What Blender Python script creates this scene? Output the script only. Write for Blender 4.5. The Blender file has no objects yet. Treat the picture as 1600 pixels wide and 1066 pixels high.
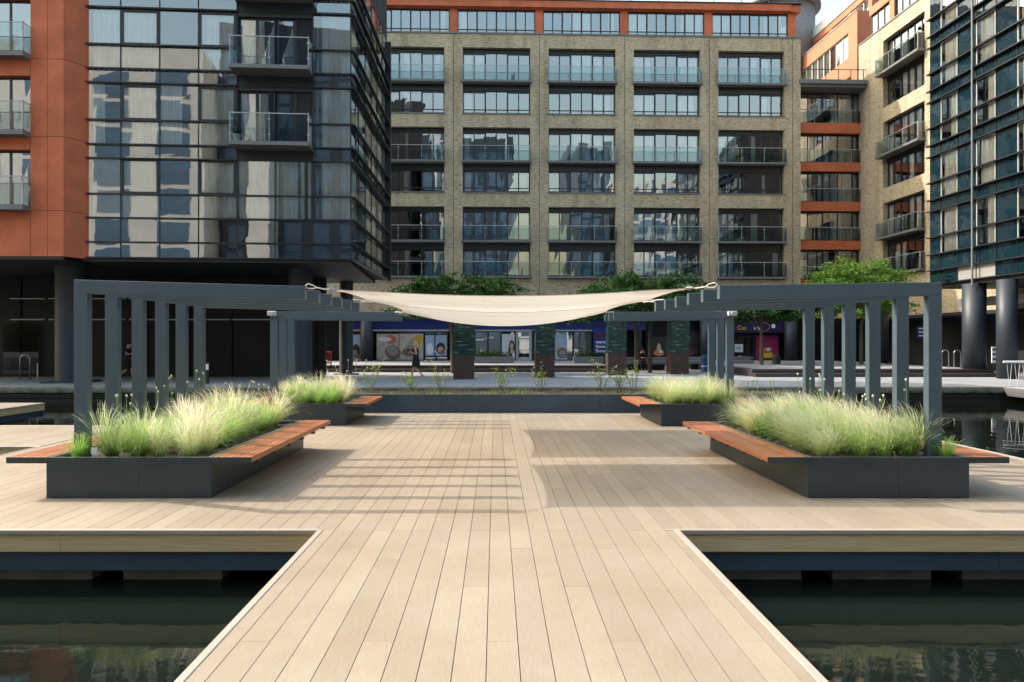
import bpy, math, random
from mathutils import Vector, Matrix
R = math.radians
rnd = random.Random(7)
sc = bpy.context.scene
col = sc.collection

# ------------------------------------------------------------ camera, world, sun
F = 1066.7
cam = bpy.data.cameras.new('camera'); co = bpy.data.objects.new('camera', cam); col.objects.link(co)
cam.sensor_width = 36.0; cam.lens = F / 1600 * 36.0
cam.shift_x = 26 / 1600; cam.shift_y = 3 / 1600
cam.clip_start = 0.1; cam.clip_end = 2000
co.location = (0, 0, 1.735); co.rotation_euler = (R(90), 0, 0)
sc.camera = co
SUN = Vector((2.52, -0.92, -2.40)).normalized()          # the way the light travels
EL = math.asin(-SUN.z)
w = bpy.data.worlds.new('World'); sc.world = w; w.use_nodes = True
nt = w.node_tree
sky = nt.nodes.new('ShaderNodeTexSky'); sky.sky_type = 'NISHITA'; sky.sun_disc = False
sky.sun_elevation = EL; sky.sun_rotation = math.atan2(-SUN.x, -SUN.y)
sky.air_density = 2.5; sky.dust_density = 6.0; sky.ozone_density = 3.0
bg = nt.nodes['Background']; bg.inputs['Strength'].default_value = 0.15
nt.links.new(sky.outputs[0], bg.inputs['Color'])
sl = bpy.data.lights.new('sun', 'SUN'); sl.energy = 2.0; sl.angle = R(0.5); sl.color = (1.0, 0.955, 0.90)
so = bpy.data.objects.new('sun', sl); col.objects.link(so); so.rotation_euler = SUN.to_track_quat('-Z', 'Y').to_euler()
sc.view_settings.view_transform = 'Standard'; sc.view_settings.look = 'None'
sc.view_settings.gamma = 1.0; sc.view_settings.use_curve_mapping = False
sc.view_settings.exposure = 1.5
sc.cycles.max_bounces = 8; sc.cycles.transparent_max_bounces = 12
sc.cycles.caustics_reflective = False; sc.cycles.caustics_refractive = False
try: sc.cycles.use_denoising = True
except Exception: pass

# ------------------------------------------------------------ materials
def _nodes(name):
    m = bpy.data.materials.new(name); m.use_nodes = True
    n = m.node_tree
    return m, n, n.nodes['Principled BSDF']
def N(n, t, **kw):
    x = n.nodes.new(t)
    for k, v in kw.items(): setattr(x, k, v)
    return x
def coords(n, kind='Object', scale=(1, 1, 1), rot=(0, 0, 0)):
    tc = N(n, 'ShaderNodeTexCoord'); mp = N(n, 'ShaderNodeMapping')
    mp.inputs['Scale'].default_value = scale; mp.inputs['Rotation'].default_value = rot
    n.links.new(tc.outputs[kind], mp.inputs['Vector'])
    return mp.outputs['Vector']
def noise(n, vec, scale, detail=4, rough=.6):
    x = N(n, 'ShaderNodeTexNoise'); x.inputs['Scale'].default_value = scale
    x.inputs['Detail'].default_value = detail; x.inputs['Roughness'].default_value = rough
    n.links.new(vec, x.inputs['Vector']); return x.outputs['Fac']
def ramp(n, fac, stops):
    r = N(n, 'ShaderNodeValToRGB'); e = r.color_ramp.elements
    while len(e) > 1: e.remove(e[-1])
    e[0].position = stops[0][0]; e[0].color = (*stops[0][1], 1)
    for p, c in stops[1:]:
        q = e.new(p); q.color = (*c, 1)
    n.links.new(fac, r.inputs['Fac']); return r.outputs['Color']
def mix(n, a, b, fac, mode='MIX'):
    x = N(n, 'ShaderNodeMix', data_type='RGBA', blend_type=mode)
    for s, v in ((0, fac), (6, a), (7, b)):
        if hasattr(v, 'is_linked') or hasattr(v, 'links'): n.links.new(v, x.inputs[s])
        else: x.inputs[s].default_value = v if s == 0 else (*v, 1)
    return x.outputs[2]
def bump(n, b, h, strength=.2, dist=.01):
    x = N(n, 'ShaderNodeBump'); x.inputs['Strength'].default_value = strength; x.inputs['Distance'].default_value = dist
    n.links.new(h, x.inputs['Height']); n.links.new(x.outputs['Normal'], b.inputs['Normal'])
def sc3(c, k): return tuple(min(1, x * k) for x in c)
def pm(name, c, rough=.6, var=.15, scale=3, metal=0, bmp=0, stretch=(1, 1, 1), spec=.5):
    m, n, b = _nodes(name)
    v = coords(n, scale=stretch)
    f = noise(n, v, scale)
    n.links.new(ramp(n, f, [(.3, sc3(c, 1 - var)), (.7, sc3(c, 1 + var))]), b.inputs['Base Color'])
    b.inputs['Roughness'].default_value = rough; b.inputs['Metallic'].default_value = metal
    b.inputs['Specular IOR Level'].default_value = spec
    if bmp: bump(n, b, noise(n, v, scale * 6), bmp)
    return m
def glass(name, tint, refl, wave=.02, wscale=.9, gcol=(.9, .95, 1)):
    m, n, b = _nodes(name)
    n.nodes.remove(b); out = n.nodes['Material Output']
    tr = N(n, 'ShaderNodeBsdfTransparent'); tr.inputs['Color'].default_value = (*tint, 1)
    gl = N(n, 'ShaderNodeBsdfGlossy'); gl.inputs['Roughness'].default_value = .01; gl.inputs['Color'].default_value = (*gcol, 1)
    v = coords(n); f = noise(n, v, wscale, 2, .5)
    bp = N(n, 'ShaderNodeBump'); bp.inputs['Strength'].default_value = 1.0; bp.inputs['Distance'].default_value = wave
    n.links.new(f, bp.inputs['Height']); n.links.new(bp.outputs['Normal'], gl.inputs['Normal'])
    fr = N(n, 'ShaderNodeFresnel'); fr.inputs['IOR'].default_value = 1.5
    ma = N(n, 'ShaderNodeMath', operation='MULTIPLY_ADD'); n.links.new(fr.outputs[0], ma.inputs[0])
    ma.inputs[1].default_value = 1 - refl; ma.inputs[2].default_value = refl; ma.use_clamp = True
    mx = N(n, 'ShaderNodeMixShader'); n.links.new(ma.outputs[0], mx.inputs[0])
    n.links.new(tr.outputs[0], mx.inputs[1]); n.links.new(gl.outputs[0], mx.inputs[2])
    n.links.new(mx.outputs[0], out.inputs['Surface'])
    return m
def deck_mat():
    m, n, b = _nodes('deck_oak_board')
    v = coords(n, scale=(55, 2.2, 5)); g = N(n, 'ShaderNodeNewGeometry')
    # shift the grain from board to board
    ad = N(n, 'ShaderNodeVectorMath', operation='ADD'); cm = N(n, 'ShaderNodeCombineXYZ')
    ml = N(n, 'ShaderNodeMath', operation='MULTIPLY'); ml.inputs[1].default_value = 90
    n.links.new(g.outputs['Random Per Island'], ml.inputs[0]); n.links.new(ml.outputs[0], cm.inputs['Y'])
    n.links.new(v, ad.inputs[0]); n.links.new(cm.outputs[0], ad.inputs[1])
    f = noise(n, ad.outputs[0], 3.0, 6, .65)
    c = ramp(n, f, [(.22, (.225, .180, .133)), (.5, (.278, .229, .177)), (.78, (.318, .267, .210))])
    per = ramp(n, g.outputs['Random Per Island'], [(0, (.90, .88, .855)), (.35, (.96, .95, .935)), (.7, (1.0, .995, .975)), (1, (1.05, 1.04, 1.02))])
    c = mix(n, c, per, 1.0, 'MULTIPLY')
    st = ramp(n, noise(n, coords(n), .8, 5), [(.28, (.84, .80, .74)), (.60, (1.03, 1.03, 1.03))])
    c = mix(n, c, st, .8, 'MULTIPLY')
    sp = ramp(n, noise(n, coords(n), 14, 3), [(.22, (.8, .77, .72)), (.34, (1, 1, 1))])
    c = mix(n, c, sp, .6, 'MULTIPLY')
    n.links.new(c, b.inputs['Base Color']); b.inputs['Roughness'].default_value = .55
    b.inputs['Specular IOR Level'].default_value = .35
    bump(n, b, f, .25, .003); return m
def wood_mat(name, a, bb, c3, axis='y', rough=.45):
    m, n, b = _nodes(name)
    s = (30, 1.5, 30) if axis == 'y' else (1.5, 30, 30)
    g = N(n, 'ShaderNodeNewGeometry')
    f = noise(n, coords(n, scale=s), 1.6, 5, .6)
    c = ramp(n, f, [(.28, a), (.52, bb), (.75, c3)])
    per = ramp(n, g.outputs['Random Per Island'], [(0, (.75, .72, .7)), (1, (1.12, 1.08, 1.05))])
    n.links.new(mix(n, c, per, 1.0, 'MULTIPLY'), b.inputs['Base Color'])
    b.inputs['Roughness'].default_value = rough; bump(n, b, f, .2, .002); return m
def brick_mat(name, c1, c2, mortar):
    m, n, b = _nodes(name)
    tc = N(n, 'ShaderNodeTexCoord'); sp = N(n, 'ShaderNodeSeparateXYZ'); cb = N(n, 'ShaderNodeCombineXYZ')
    ad = N(n, 'ShaderNodeMath', operation='ADD')
    n.links.new(tc.outputs['Object'], sp.inputs[0])
    n.links.new(sp.outputs[0], ad.inputs[0]); n.links.new(sp.outputs[1], ad.inputs[1])
    n.links.new(ad.outputs[0], cb.inputs[0]); n.links.new(sp.outputs[2], cb.inputs[1])
    bt = N(n, 'ShaderNodeTexBrick'); bt.inputs['Scale'].default_value = 1
    bt.inputs['Brick Width'].default_value = .225; bt.inputs['Row Height'].default_value = .075
    bt.inputs['Mortar Size'].default_value = .008; bt.inputs['Bias'].default_value = -.1
    bt.inputs['Color1'].default_value = (*c1, 1); bt.inputs['Color2'].default_value = (*c2, 1); bt.inputs['Mortar'].default_value = (*mortar, 1)
    n.links.new(cb.outputs[0], bt.inputs['Vector'])
    ms = N(n, 'ShaderNodeMapping'); ms.inputs['Scale'].default_value = (3.4, 13, 1); n.links.new(cb.outputs[0], ms.inputs['Vector'])
    dk = ramp(n, noise(n, ms.outputs[0], 1.0, 3), [(.36, (.34, .28, .27)), (.44, (1, 1, 1))])
    c = mix(n, bt.outputs['Color'], dk, .75, 'MULTIPLY')
    big = ramp(n, noise(n, cb.outputs[0], .35, 4), [(.3, (.82, .82, .82)), (.7, (1.1, 1.1, 1.08))])
    c = mix(n, c, big, .8, 'MULTIPLY')
    ms = N(n, 'ShaderNodeMapping'); ms.inputs['Scale'].default_value = (1.3, .07, 1); n.links.new(cb.outputs[0], ms.inputs['Vector'])
    c = mix(n, c, ramp(n, noise(n, ms.outputs[0], 1.0, 5, .7), [(.36, (.72, .70, .68)), (.52, (1, 1, 1))]), .8, 'MULTIPLY')
    n.links.new(c, b.inputs['Base Color']); b.inputs['Roughness'].default_value = .9
    return m
def pave_mat():
    m, n, b = _nodes('granite_sett_paving')
    bt = N(n, 'ShaderNodeTexBrick'); bt.inputs['Scale'].default_value = 1
    bt.inputs['Brick Width'].default_value = .6; bt.inputs['Row Height'].default_value = .3; bt.inputs['Mortar Size'].default_value = .012
    bt.inputs['Color1'].default_value = (.34, .35, .37, 1); bt.inputs['Color2'].default_value = (.26, .27, .29, 1); bt.inputs['Mortar'].default_value = (.12, .12, .125, 1)
    n.links.new(coords(n), bt.inputs['Vector'])
    k = ramp(n, noise(n, coords(n), 40, 3), [(.3, (.85, .85, .85)), (.7, (1.1, 1.1, 1.1))])
    s = ramp(n, noise(n, coords(n), .5, 4), [(.35, (.8, .8, .8)), (.65, (1.05, 1.05, 1.05))])
    c = mix(n, mix(n, bt.outputs['Color'], k, 1.0, 'MULTIPLY'), s, .8, 'MULTIPLY')
    n.links.new(c, b.inputs['Base Color']); b.inputs['Roughness'].default_value = .75; return m
def water_mat():
    m, n, b = _nodes('dark_canal_water')
    b.inputs['Base Color'].default_value = (.006, .009, .007, 1); b.inputs['Roughness'].default_value = .03
    b.inputs['IOR'].default_value = 1.33
    f = noise(n, coords(n, scale=(1, 1.6, 1)), 1.5, 3, .5)
    bump(n, b, f, .16, .03); return m
def grass_mat(name, base, mid, tip, zt=.62):
    mid2 = tuple((a * .45 + b * .55) for a, b in zip(mid, tip))
    m, n, b = _nodes(name)
    tc = N(n, 'ShaderNodeTexCoord'); sp = N(n, 'ShaderNodeSeparateXYZ'); n.links.new(tc.outputs['Object'], sp.inputs[0])
    g = N(n, 'ShaderNodeNewGeometry'); oi = N(n, 'ShaderNodeObjectInfo')
    ma = N(n, 'ShaderNodeMath', operation='MULTIPLY_ADD'); n.links.new(g.outputs['Random Per Island'], ma.inputs[0]); ma.inputs[1].default_value = .22; n.links.new(sp.outputs[2], ma.inputs[2])
    m2 = N(n, 'ShaderNodeMath', operation='MULTIPLY_ADD'); n.links.new(oi.outputs['Random'], m2.inputs[0]); m2.inputs[1].default_value = .16; n.links.new(ma.outputs[0], m2.inputs[2])
    dv = N(n, 'ShaderNodeMath', operation='DIVIDE'); n.links.new(m2.outputs[0], dv.inputs[0]); dv.inputs[1].default_value = zt + .2
    c = ramp(n, dv.outputs[0], [(.15, base), (.55, mid), (.80, mid2), (1.0, tip)])  # green to cream is plant colour; base extra dark, painting shade in gaps
    c = mix(n, c, ramp(n, oi.outputs['Random'], [(0, (.72, .86, .62)), (.5, (.95, .97, .88)), (1, (1.06, 1.0, .95))]), 1.0, 'MULTIPLY')
    n.links.new(c, b.inputs['Base Color']); b.inputs['Roughness'].default_value = .55
    out = n.nodes['Material Output']; tl = N(n, 'ShaderNodeBsdfTranslucent'); n.links.new(c, tl.inputs['Color'])
    mx = N(n, 'ShaderNodeMixShader'); mx.inputs[0].default_value = .55
    n.links.new(b.outputs[0], mx.inputs[1]); n.links.new(tl.outputs[0], mx.inputs[2]); n.links.new(mx.outputs[0], out.inputs['Surface'])
    return m
def leaf_mat(name, a, bb, trans=.35):
    m, n, b = _nodes(name)
    g = N(n, 'ShaderNodeNewGeometry')
    c = ramp(n, g.outputs['Random Per Island'], [(0, a), (1, bb)])
    n.links.new(c, b.inputs['Base Color']); b.inputs['Roughness'].default_value = .7; b.inputs['Specular IOR Level'].default_value = .15
    out = n.nodes['Material Output']; tl = N(n, 'ShaderNodeBsdfTranslucent'); n.links.new(c, tl.inputs['Color'])
    mx = N(n, 'ShaderNodeMixShader'); mx.inputs[0].default_value = trans
    n.links.new(b.outputs[0], mx.inputs[1]); n.links.new(tl.outputs[0], mx.inputs[2]); n.links.new(mx.outputs[0], out.inputs['Surface'])
    return m
def sail_mat(name, c, t):
    m, n, b = _nodes(name)
    f = noise(n, coords(n, scale=(1, 9, 1)), 2, 3)
    cc = ramp(n, f, [(.3, sc3(c, .94)), (.7, c)])
    tc = N(n, 'ShaderNodeTexCoord'); sp = N(n, 'ShaderNodeSeparateXYZ'); n.links.new(tc.outputs['Object'], sp.inputs[0])
    pp = N(n, 'ShaderNodeMath', operation='PINGPONG'); pp.inputs[1].default_value = .62; n.links.new(sp.outputs[1], pp.inputs[0])
    cc = mix(n, cc, ramp(n, pp.outputs[0], [(0, (.80, .79, .77)), (.022, (.86, .85, .83)), (.03, (1, 1, 1))]), 1.0, 'MULTIPLY')
    bump(n, b, noise(n, coords(n, scale=(.5, 5, 1)), 1.2, 3), .5, .03)
    n.links.new(cc, b.inputs['Base Color']); b.inputs['Roughness'].default_value = .85; b.inputs['Specular IOR Level'].default_value = .1
    out = n.nodes['Material Output']; tl = N(n, 'ShaderNodeBsdfTranslucent'); n.links.new(cc, tl.inputs['Color'])
    mx = N(n, 'ShaderNodeMixShader'); mx.inputs[0].default_value = t
    n.links.new(b.outputs[0], mx.inputs[1]); n.links.new(tl.outputs[0], mx.inputs[2]); tp = N(n, 'ShaderNodeBsdfTransparent'); m2 = N(n, 'ShaderNodeMixShader'); m2.inputs[0].default_value = .20
    n.links.new(mx.outputs[0], m2.inputs[1]); n.links.new(tp.outputs[0], m2.inputs[2]); n.links.new(m2.outputs[0], out.inputs['Surface'])
    return m
def totem_mat():
    m, n, b = _nodes('green_cast_glass')
    v = coords(n, scale=(.7, .7, 4.5), rot=(0, R(5), 0))
    f = noise(n, v, 3.0, 6, .65)
    st = ramp(n, f, [(.3, (.003, .012, .012)), (.50, (.006, .03, .026)), (.60, (.010, .075, .062)), (.635, (.22, .32, .30)), (.66, (.006, .035, .03)), (.9, (.003, .015, .015))])
    n.links.new(st, b.inputs['Base Color']); b.inputs['Roughness'].default_value = .08
    bump(n, b, f, .4, .04); return m
def quay_mat():
    m, n, b = _nodes('mossy_quay_stone')
    tc = N(n, 'ShaderNodeTexCoord'); sp = N(n, 'ShaderNodeSeparateXYZ'); n.links.new(tc.outputs['Object'], sp.inputs[0])
    f = noise(n, coords(n, scale=(1, 1, 2)), 2.2, 6, .7)
    ad = N(n, 'ShaderNodeMath', operation='MULTIPLY_ADD'); n.links.new(f, ad.inputs[0]); ad.inputs[1].default_value = .5; n.links.new(sp.outputs[2], ad.inputs[2])
    c = ramp(n, ad.outputs[0], [(0, (.012, .014, .010)), (.08, (.05, .055, .035)), (.2, (.15, .15, .12)), (.32, (.24, .235, .21))])
    n.links.new(c, b.inputs['Base Color']); b.inputs['Roughness'].default_value = .85; bump(n, b, f, .4, .03); return m

M = {}
M['deck'] = deck_mat()
M['trim'] = pm('pale_deck_trim', (.325, .28, .23), .5, .06, 4)
M['fascia'] = wood_mat('oak_fascia_board', (.42, .32, .17), (.52, .41, .23), (.58, .47, .28), 'x', .55)
M['navy'] = pm('navy_painted_steel', (.030, .055, .082), .38, .25, 1.2)
M['float'] = pm('grey_pontoon_float', (.16, .155, .14), .7, .3, 3)
M['under'] = pm('dark_deck_joist', (.07, .055, .04), .9, .1, 3)
M['water'] = water_mat()
M['pave'] = pave_mat()
M['quay'] = quay_mat()
M['coping'] = pm('granite_coping', (.36, .36, .35), .75, .2, 6)
M['steel'] = pm('slate_painted_steel', (.064, .094, .116), .38, .08, 2.5, bmp=.02)
M['planter'] = pm('charcoal_painted_steel', (.022, .033, .040), .42, .18, 3.5, bmp=.03)
M['liner'] = pm('zinc_planter_liner', (.22, .23, .24), .4, .1, 4, .6)
M['soil'] = pm('bark_mulch', (.045, .030, .020), .95, .6, 28, bmp=.9)
M['iroko'] = wood_mat('red_hardwood_slat', (.17, .055, .024), (.31, .115, .046), (.40, .165, .07))
M['sail'] = sail_mat('cream_sail_cloth', (.57, .53, .465), .55)
M['sailp'] = sail_mat('cream_sail_patch', (.52, .455, .39), .45)
M['rope'] = pm('white_rope', (.75, .72, .65), .8, .1, 30)
M['chrome'] = pm('polished_steel', (.38, .38, .38), .3, .05, 3, 1)
M['brick'] = brick_mat('yellow_stock_brick', (.57, .475, .32), (.40, .32, .205), (.46, .41, .325))
M['terra'] = pm('terracotta_panel', (.55, .14, .06), .7, .18, 1.1)
M['terral'] = pm('orange_terracotta_render', (.46, .17, .09), .75, .10, .8)
M['frame'] = pm('anthracite_window_frame', (.013, .016, .021), .4, .1, 3)
M['wframe'] = pm('pale_window_frame', (.55, .56, .55), .4, .05, 3)
M['pane'] = glass('reflective_window_glass', (.96, .98, .98), .34, .002, .9, (.92, .95, 1))
M['curtw'] = glass('dark_curtain_wall_glass', (.92, .96, .95), .25, .002, .6)
M['teal'] = None
M['rail'] = glass('clear_balustrade_glass', (.66, .76, .77), .035, .002, 1.0)
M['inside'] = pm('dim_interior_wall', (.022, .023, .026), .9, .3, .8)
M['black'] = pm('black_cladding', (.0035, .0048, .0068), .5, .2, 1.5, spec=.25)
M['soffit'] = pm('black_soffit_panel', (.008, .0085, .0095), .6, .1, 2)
M['cpost'] = pm('blue_grey_column', (.022, .031, .042), .5, .08, 1.5)
M['curtain'] = pm('cream_curtain', (.90, .89, .83), .9, .22, 9, stretch=(1, 1, .1))  # vertical stripes in the colour stand in for shading between the folds
M['blind'] = pm('pale_blind', (.62, .62, .58), .9, .06, 4)
M['slab'] = pm('grey_balcony_slab', (.16, .165, .17), .6, .1, 3)
M['grey'] = pm('pale_grey_metal', (.45, .46, .48), .5, .06, 3)
M['white'] = pm('white_paint', (.8, .8, .8), .5, .03, 3)
M['corten'] = pm('brown_rusted_steel', (.055, .030, .024), .75, .3, 5, bmp=.2)
M['totem'] = totem_mat()
M['bark'] = pm('grey_brown_bark', (.09, .07, .05), .9, .3, 14, bmp=.5)
M['stone'] = pm('pale_stone_cladding', (.63, .61, .575), .8, .10, .6)
M['step'] = pm('dark_granite_step', (.05, .035, .035), .6, .2, 4)
M['skin'] = pm('skin', (.55, .32, .23), .55, .06, 12)
M['hair'] = pm('blond_hair', (.50, .36, .18), .6, .25, 40, stretch=(1, 1, .2))
M['dark'] = pm('black_cloth', (.012, .012, .015), .85, .2, 12)
M['red'] = pm('red_plastic', (.50, .045, .02), .4, .08, 5)
M['blue'] = pm('blue_plastic', (.02, .07, .22), .4, .1, 5)
M['shopblue'] = pm('royal_blue_sign', (.012, .028, .22), .4, .05, 3)
M['dkgreen'] = pm('dark_green_metal', (.02, .035, .03), .5, .1, 4)
M['conc'] = pm('grey_concrete', (.20, .21, .22), .8, .15, 5)
M['mag'] = pm('magenta_vinyl', (.36, .02, .14), .5, .25, 4)
M['yel'] = pm('yellow_card', (.65, .50, .02), .6, .05, 5)

def teal_mat():
    m, n, b = _nodes('teal_spandrel_glass')
    b.inputs['Base Color'].default_value = (.006, .020, .030, 1); b.inputs['Roughness'].default_value = .03
    b.inputs['Specular IOR Level'].default_value = .9
    bump(n, b, noise(n, coords(n), .6, 2, .5), 1.0, .02); return m
M['teal'] = teal_mat()
M['grassA'] = grass_mat('feather_grass_green', (.12, .24, .035), (.47, .58, .22), (.90, .86, .68))
M['grassB'] = grass_mat('feather_grass_straw', (.14, .25, .045), (.66, .70, .38), (.94, .90, .76), .52)
M['grassC'] = grass_mat('fresh_green_grass', (.11, .26, .03), (.40, .58, .17), (.80, .80, .54))
M['leafdark'] = leaf_mat('dark_tree_leaf', (.018, .055, .012), (.045, .11, .025), .3)  # shade on the quay trees is put into this darker leaf colour
M['leafbright'] = leaf_mat('bright_tree_leaf', (.085, .18, .025), (.18, .32, .06), .42)  # sunlight on the right tree is put into this brighter leaf colour
M['leafshrub'] = leaf_mat('young_shrub_leaf', (.17, .26, .04), (.34, .42, .08), .4)
M['stem'] = pm('green_stem', (.16, .24, .07), .7, .2, 9)
M['seed'] = pm('pale_seed_head', (.62, .60, .42), .8, .1, 20)

# ------------------------------------------------------------ geometry helpers
def FM(x, y, deg=0, z=0): return Matrix.Translation((x, y, z)) @ Matrix.Rotation(R(deg), 4, 'Z')
def thing(name, label, cat, loc=(0, 0, 0), group=None, rz=0):
    o = bpy.data.objects.new(name, None); col.objects.link(o); o.empty_display_size = .2
    o.location = loc; o.rotation_euler.z = rz; o['label'] = label; o['category'] = cat
    if group: o['group'] = group
    return o
def tag(o, label, cat, group=None):
    o['label'] = label; o['category'] = cat
    if group: o['group'] = group
    return o
def struct(o, label=None):
    o['kind'] = 'structure'
    if label: o['label'] = label
    return o
def rootloc(p):
    while p.parent: p = p.parent
    return Vector(p.location) if p.rotation_euler.z == 0 else None
class MB:
    def __init__(s, Mx=None): s.v = []; s.f = []; s.mi = []; s.M = Mx or Matrix(); s.m = 0
    def add(s, vs, fs):
        b = len(s.v); s.v += [tuple(s.M @ Vector(p)) for p in vs]
        s.f += [tuple(b + i for i in f) for f in fs]; s.mi += [s.m] * len(fs); return s
    def box(s, x0, x1, y0, y1, z0, z1):
        return s.add([(x0, y0, z0), (x1, y0, z0), (x1, y1, z0), (x0, y1, z0), (x0, y0, z1), (x1, y0, z1), (x1, y1, z1), (x0, y1, z1)],
                     [(0, 3, 2, 1), (4, 5, 6, 7), (0, 1, 5, 4), (1, 2, 6, 5), (2, 3, 7, 6), (3, 0, 4, 7)])
    def bbox(s, x0, x1, y0, y1, z0, z1, c=.006):
        "box with a small chamfer along the top edges and the verticals"
        def ring(d, z): return [(x0 + d + c * 0, y0 + d, z), (x1 - d, y0 + d, z), (x1 - d, y1 - d, z), (x0 + d, y1 - d, z)]
        vs = ring(0, z0) + ring(0, z1 - c) + ring(c, z1)
        fs = [(0, 3, 2, 1), (8, 9, 10, 11)]
        for r in (0, 4):
            for i in range(4):
                j = (i + 1) % 4; fs.append((r + i, r + j, r + 4 + j, r + 4 + i))
        return s.add(vs, fs)
    def quad(s, a, b, c, d): return s.add([a, b, c, d], [(0, 1, 2, 3)])
    def tube(s, pts, r, n=8, cap=True):
        pts = [Vector(p) for p in pts]; rr = r if isinstance(r, (list, tuple)) else [r] * len(pts)
        vs = []; up = None
        for i, p in enumerate(pts):
            t = (pts[min(i + 1, len(pts) - 1)] - pts[max(i - 1, 0)]).normalized()
            if up is None: up = t.orthogonal().normalized()
            a = (up - t * up.dot(t)); a = a.normalized() if a.length > 1e-5 else t.orthogonal().normalized(); up = a
            b = t.cross(a)
            for k in range(n):
                q = 2 * math.pi * k / n; vs.append(tuple(p + (a * math.cos(q) + b * math.sin(q)) * rr[i]))
        fs = []
        for i in range(len(pts) - 1):
            for k in range(n):
                fs.append((i * n + k, i * n + (k + 1) % n, (i + 1) * n + (k + 1) % n, (i + 1) * n + k))
        if cap: fs += [tuple(range(n - 1, -1, -1)), tuple((len(pts) - 1) * n + k for k in range(n))]
        return s.add(vs, fs)
    def cyl(s, x, y, z0, z1, r, n=24, r2=None): return s.tube([(x, y, z0), (x, y, z1)], [r, r2 or r], n)
    def ell(s, c, rx, ry, rz, n=12, m=8):
        vs = []; fs = []
        for j in range(m + 1):
            t = math.pi * j / m
            for k in range(n):
                q = 2 * math.pi * k / n; vs.append((c[0] + rx * math.sin(t) * math.cos(q), c[1] + ry * math.sin(t) * math.sin(q), c[2] + rz * math.cos(t)))
        for j in range(m):
            for k in range(n): fs.append((j * n + k, (j + 1) * n + k, (j + 1) * n + (k + 1) % n, j * n + (k + 1) % n))
        return s.add(vs, fs)
    def disc(s, u, v, z, ru, rz, n=20, rot=0):
        "flat ellipse in the facade plane (u, z) at depth v"
        vs = []
        for k in range(n):
            q = 2 * math.pi * k / n; a = ru * math.cos(q); b = rz * math.sin(q)
            vs.append((u + a * math.cos(rot) - b * math.sin(rot), v, z + a * math.sin(rot) + b * math.cos(rot)))
        return s.add(vs, [tuple(range(n))])
    def poly(s, pts, v): return s.add([(a, v, b) for a, b in pts], [tuple(range(len(pts)))])
    def folds(s, u0, u1, v, z0, z1, amp=.05, step=.06, seed=0):
        r = random.Random(seed); n = max(4, int((u1 - u0) / step)); vs = []; fs = []
        ph = r.random() * 6; lam = r.uniform(1.6, 2.4)
        for i in range(n + 1):
            u = u0 + (u1 - u0) * i / n; d = amp * math.sin(i * lam + ph) * r.uniform(.6, 1)
            vs += [(u, v + d * .6, z1), (u + d * .3, v + d * 1.2, z0)]
        for i in range(n): fs.append((2 * i, 2 * i + 1, 2 * i + 3, 2 * i + 2))
        return s.add(vs, fs)
    def build(s, name, mat, parent=None, smooth=False):
        me = bpy.data.meshes.new(name)
        vs = s.v
        if parent is not None:
            L = rootloc(parent)
            if L is not None and L.length > 0: vs = [(a - L.x, b - L.y, c - L.z) for a, b, c in vs]
        me.from_pydata(vs, [], s.f)
        for m_ in (mat if isinstance(mat, (list, tuple)) else [mat]): me.materials.append(m_)
        if any(s.mi): me.polygons.foreach_set('material_index', s.mi)
        if smooth: me.polygons.foreach_set('use_smooth', [True] * len(s.f))
        me.update()
        o = bpy.data.objects.new(name, me); col.objects.link(o)
        if parent is not None: o.parent = parent
        return o
def bevel(o, w_=.005):
    m = o.modifiers.new('bevel', 'BEVEL'); m.width = w_; m.segments = 2; m.limit_method = 'ANGLE'; return o
def kids(o): return [c for c in col.objects if c.parent == o]
def copy_tree(o, parent=None):
    c = o.copy(); col.objects.link(c); c.parent = parent
    for ch in list(o.children): copy_tree(ch, c)
    return c
def px(x, y, z=0.0):
    "ground point seen at a picture position"
    Y = (1.735 - z) * F / (y - 536); return (x - 774) / F * Y, Y
def X_(x, Y): return (x - 774) / F * Y
def Z_(y, Y): return 1.735 + (536 - y) * Y / F
def text(body, size, mat, parent, loc, rot=(R(90), 0, 0), name='lettering', align='LEFT', ext=.004, bold=0):
    cu = bpy.data.curves.new(name, 'FONT'); cu.body = body; cu.size = size; cu.align_x = align; cu.extrude = ext; cu.offset = bold
    cu.materials.append(mat); o = bpy.data.objects.new(name, cu); col.objects.link(o)
    L = rootloc(parent); me = bpy.data.meshes.new_from_object(o); bpy.data.objects.remove(o)
    o = bpy.data.objects.new(name, me); col.objects.link(o)
    o.location = Vector(loc) - L; o.rotation_euler = rot; o.parent = parent
    return o

# ------------------------------------------------------------ setting: water, quay, deck
WZ = -.54
b = MB(); b.quad((-120, -40, WZ), (120, -40, WZ), (120, 26.2, WZ), (-120, 26.2, WZ)); struct(b.build('water', M['water']))
b = MB(); b.box(-160, 160, 26.3, 300, -3, .05); b.box(-160, 160, -60, -10, -3, .05); struct(b.build('quay_pavement', M['pave']))
b = MB(); x = -60
while x < 60:
    l = rnd.uniform(1.1, 1.9); b.bbox(x, x + l - .012, 25.98, 26.55, -.17, .062, .012); x += l
struct(b.build('quay_coping', M['quay']))
b = MB(); x = -60
while x < 60:
    l = rnd.uniform(1.1, 2.2); b.box(x, x + l - .015, 26.04 + rnd.uniform(0, .02), 26.5, -.36, -.19); x += l
b.box(-120, 120, 26.08, 26.5, -2, -.36)
struct(b.build('quay_wall', M['quay']))
b = MB()
for (x0, x1, y0, y1) in ((-14.5, 7.2, 39.2, 56), (12.8, 25.3, 33.6, 56)):
    b.bbox(x0, x1, y0, y1, .05, .235, .01); b.bbox(x0 + .0, x1 - .45, y0 + .45, y1, .235, .42, .01)
struct(b.build('terrace_steps', M['step']))
b = MB()
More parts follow.
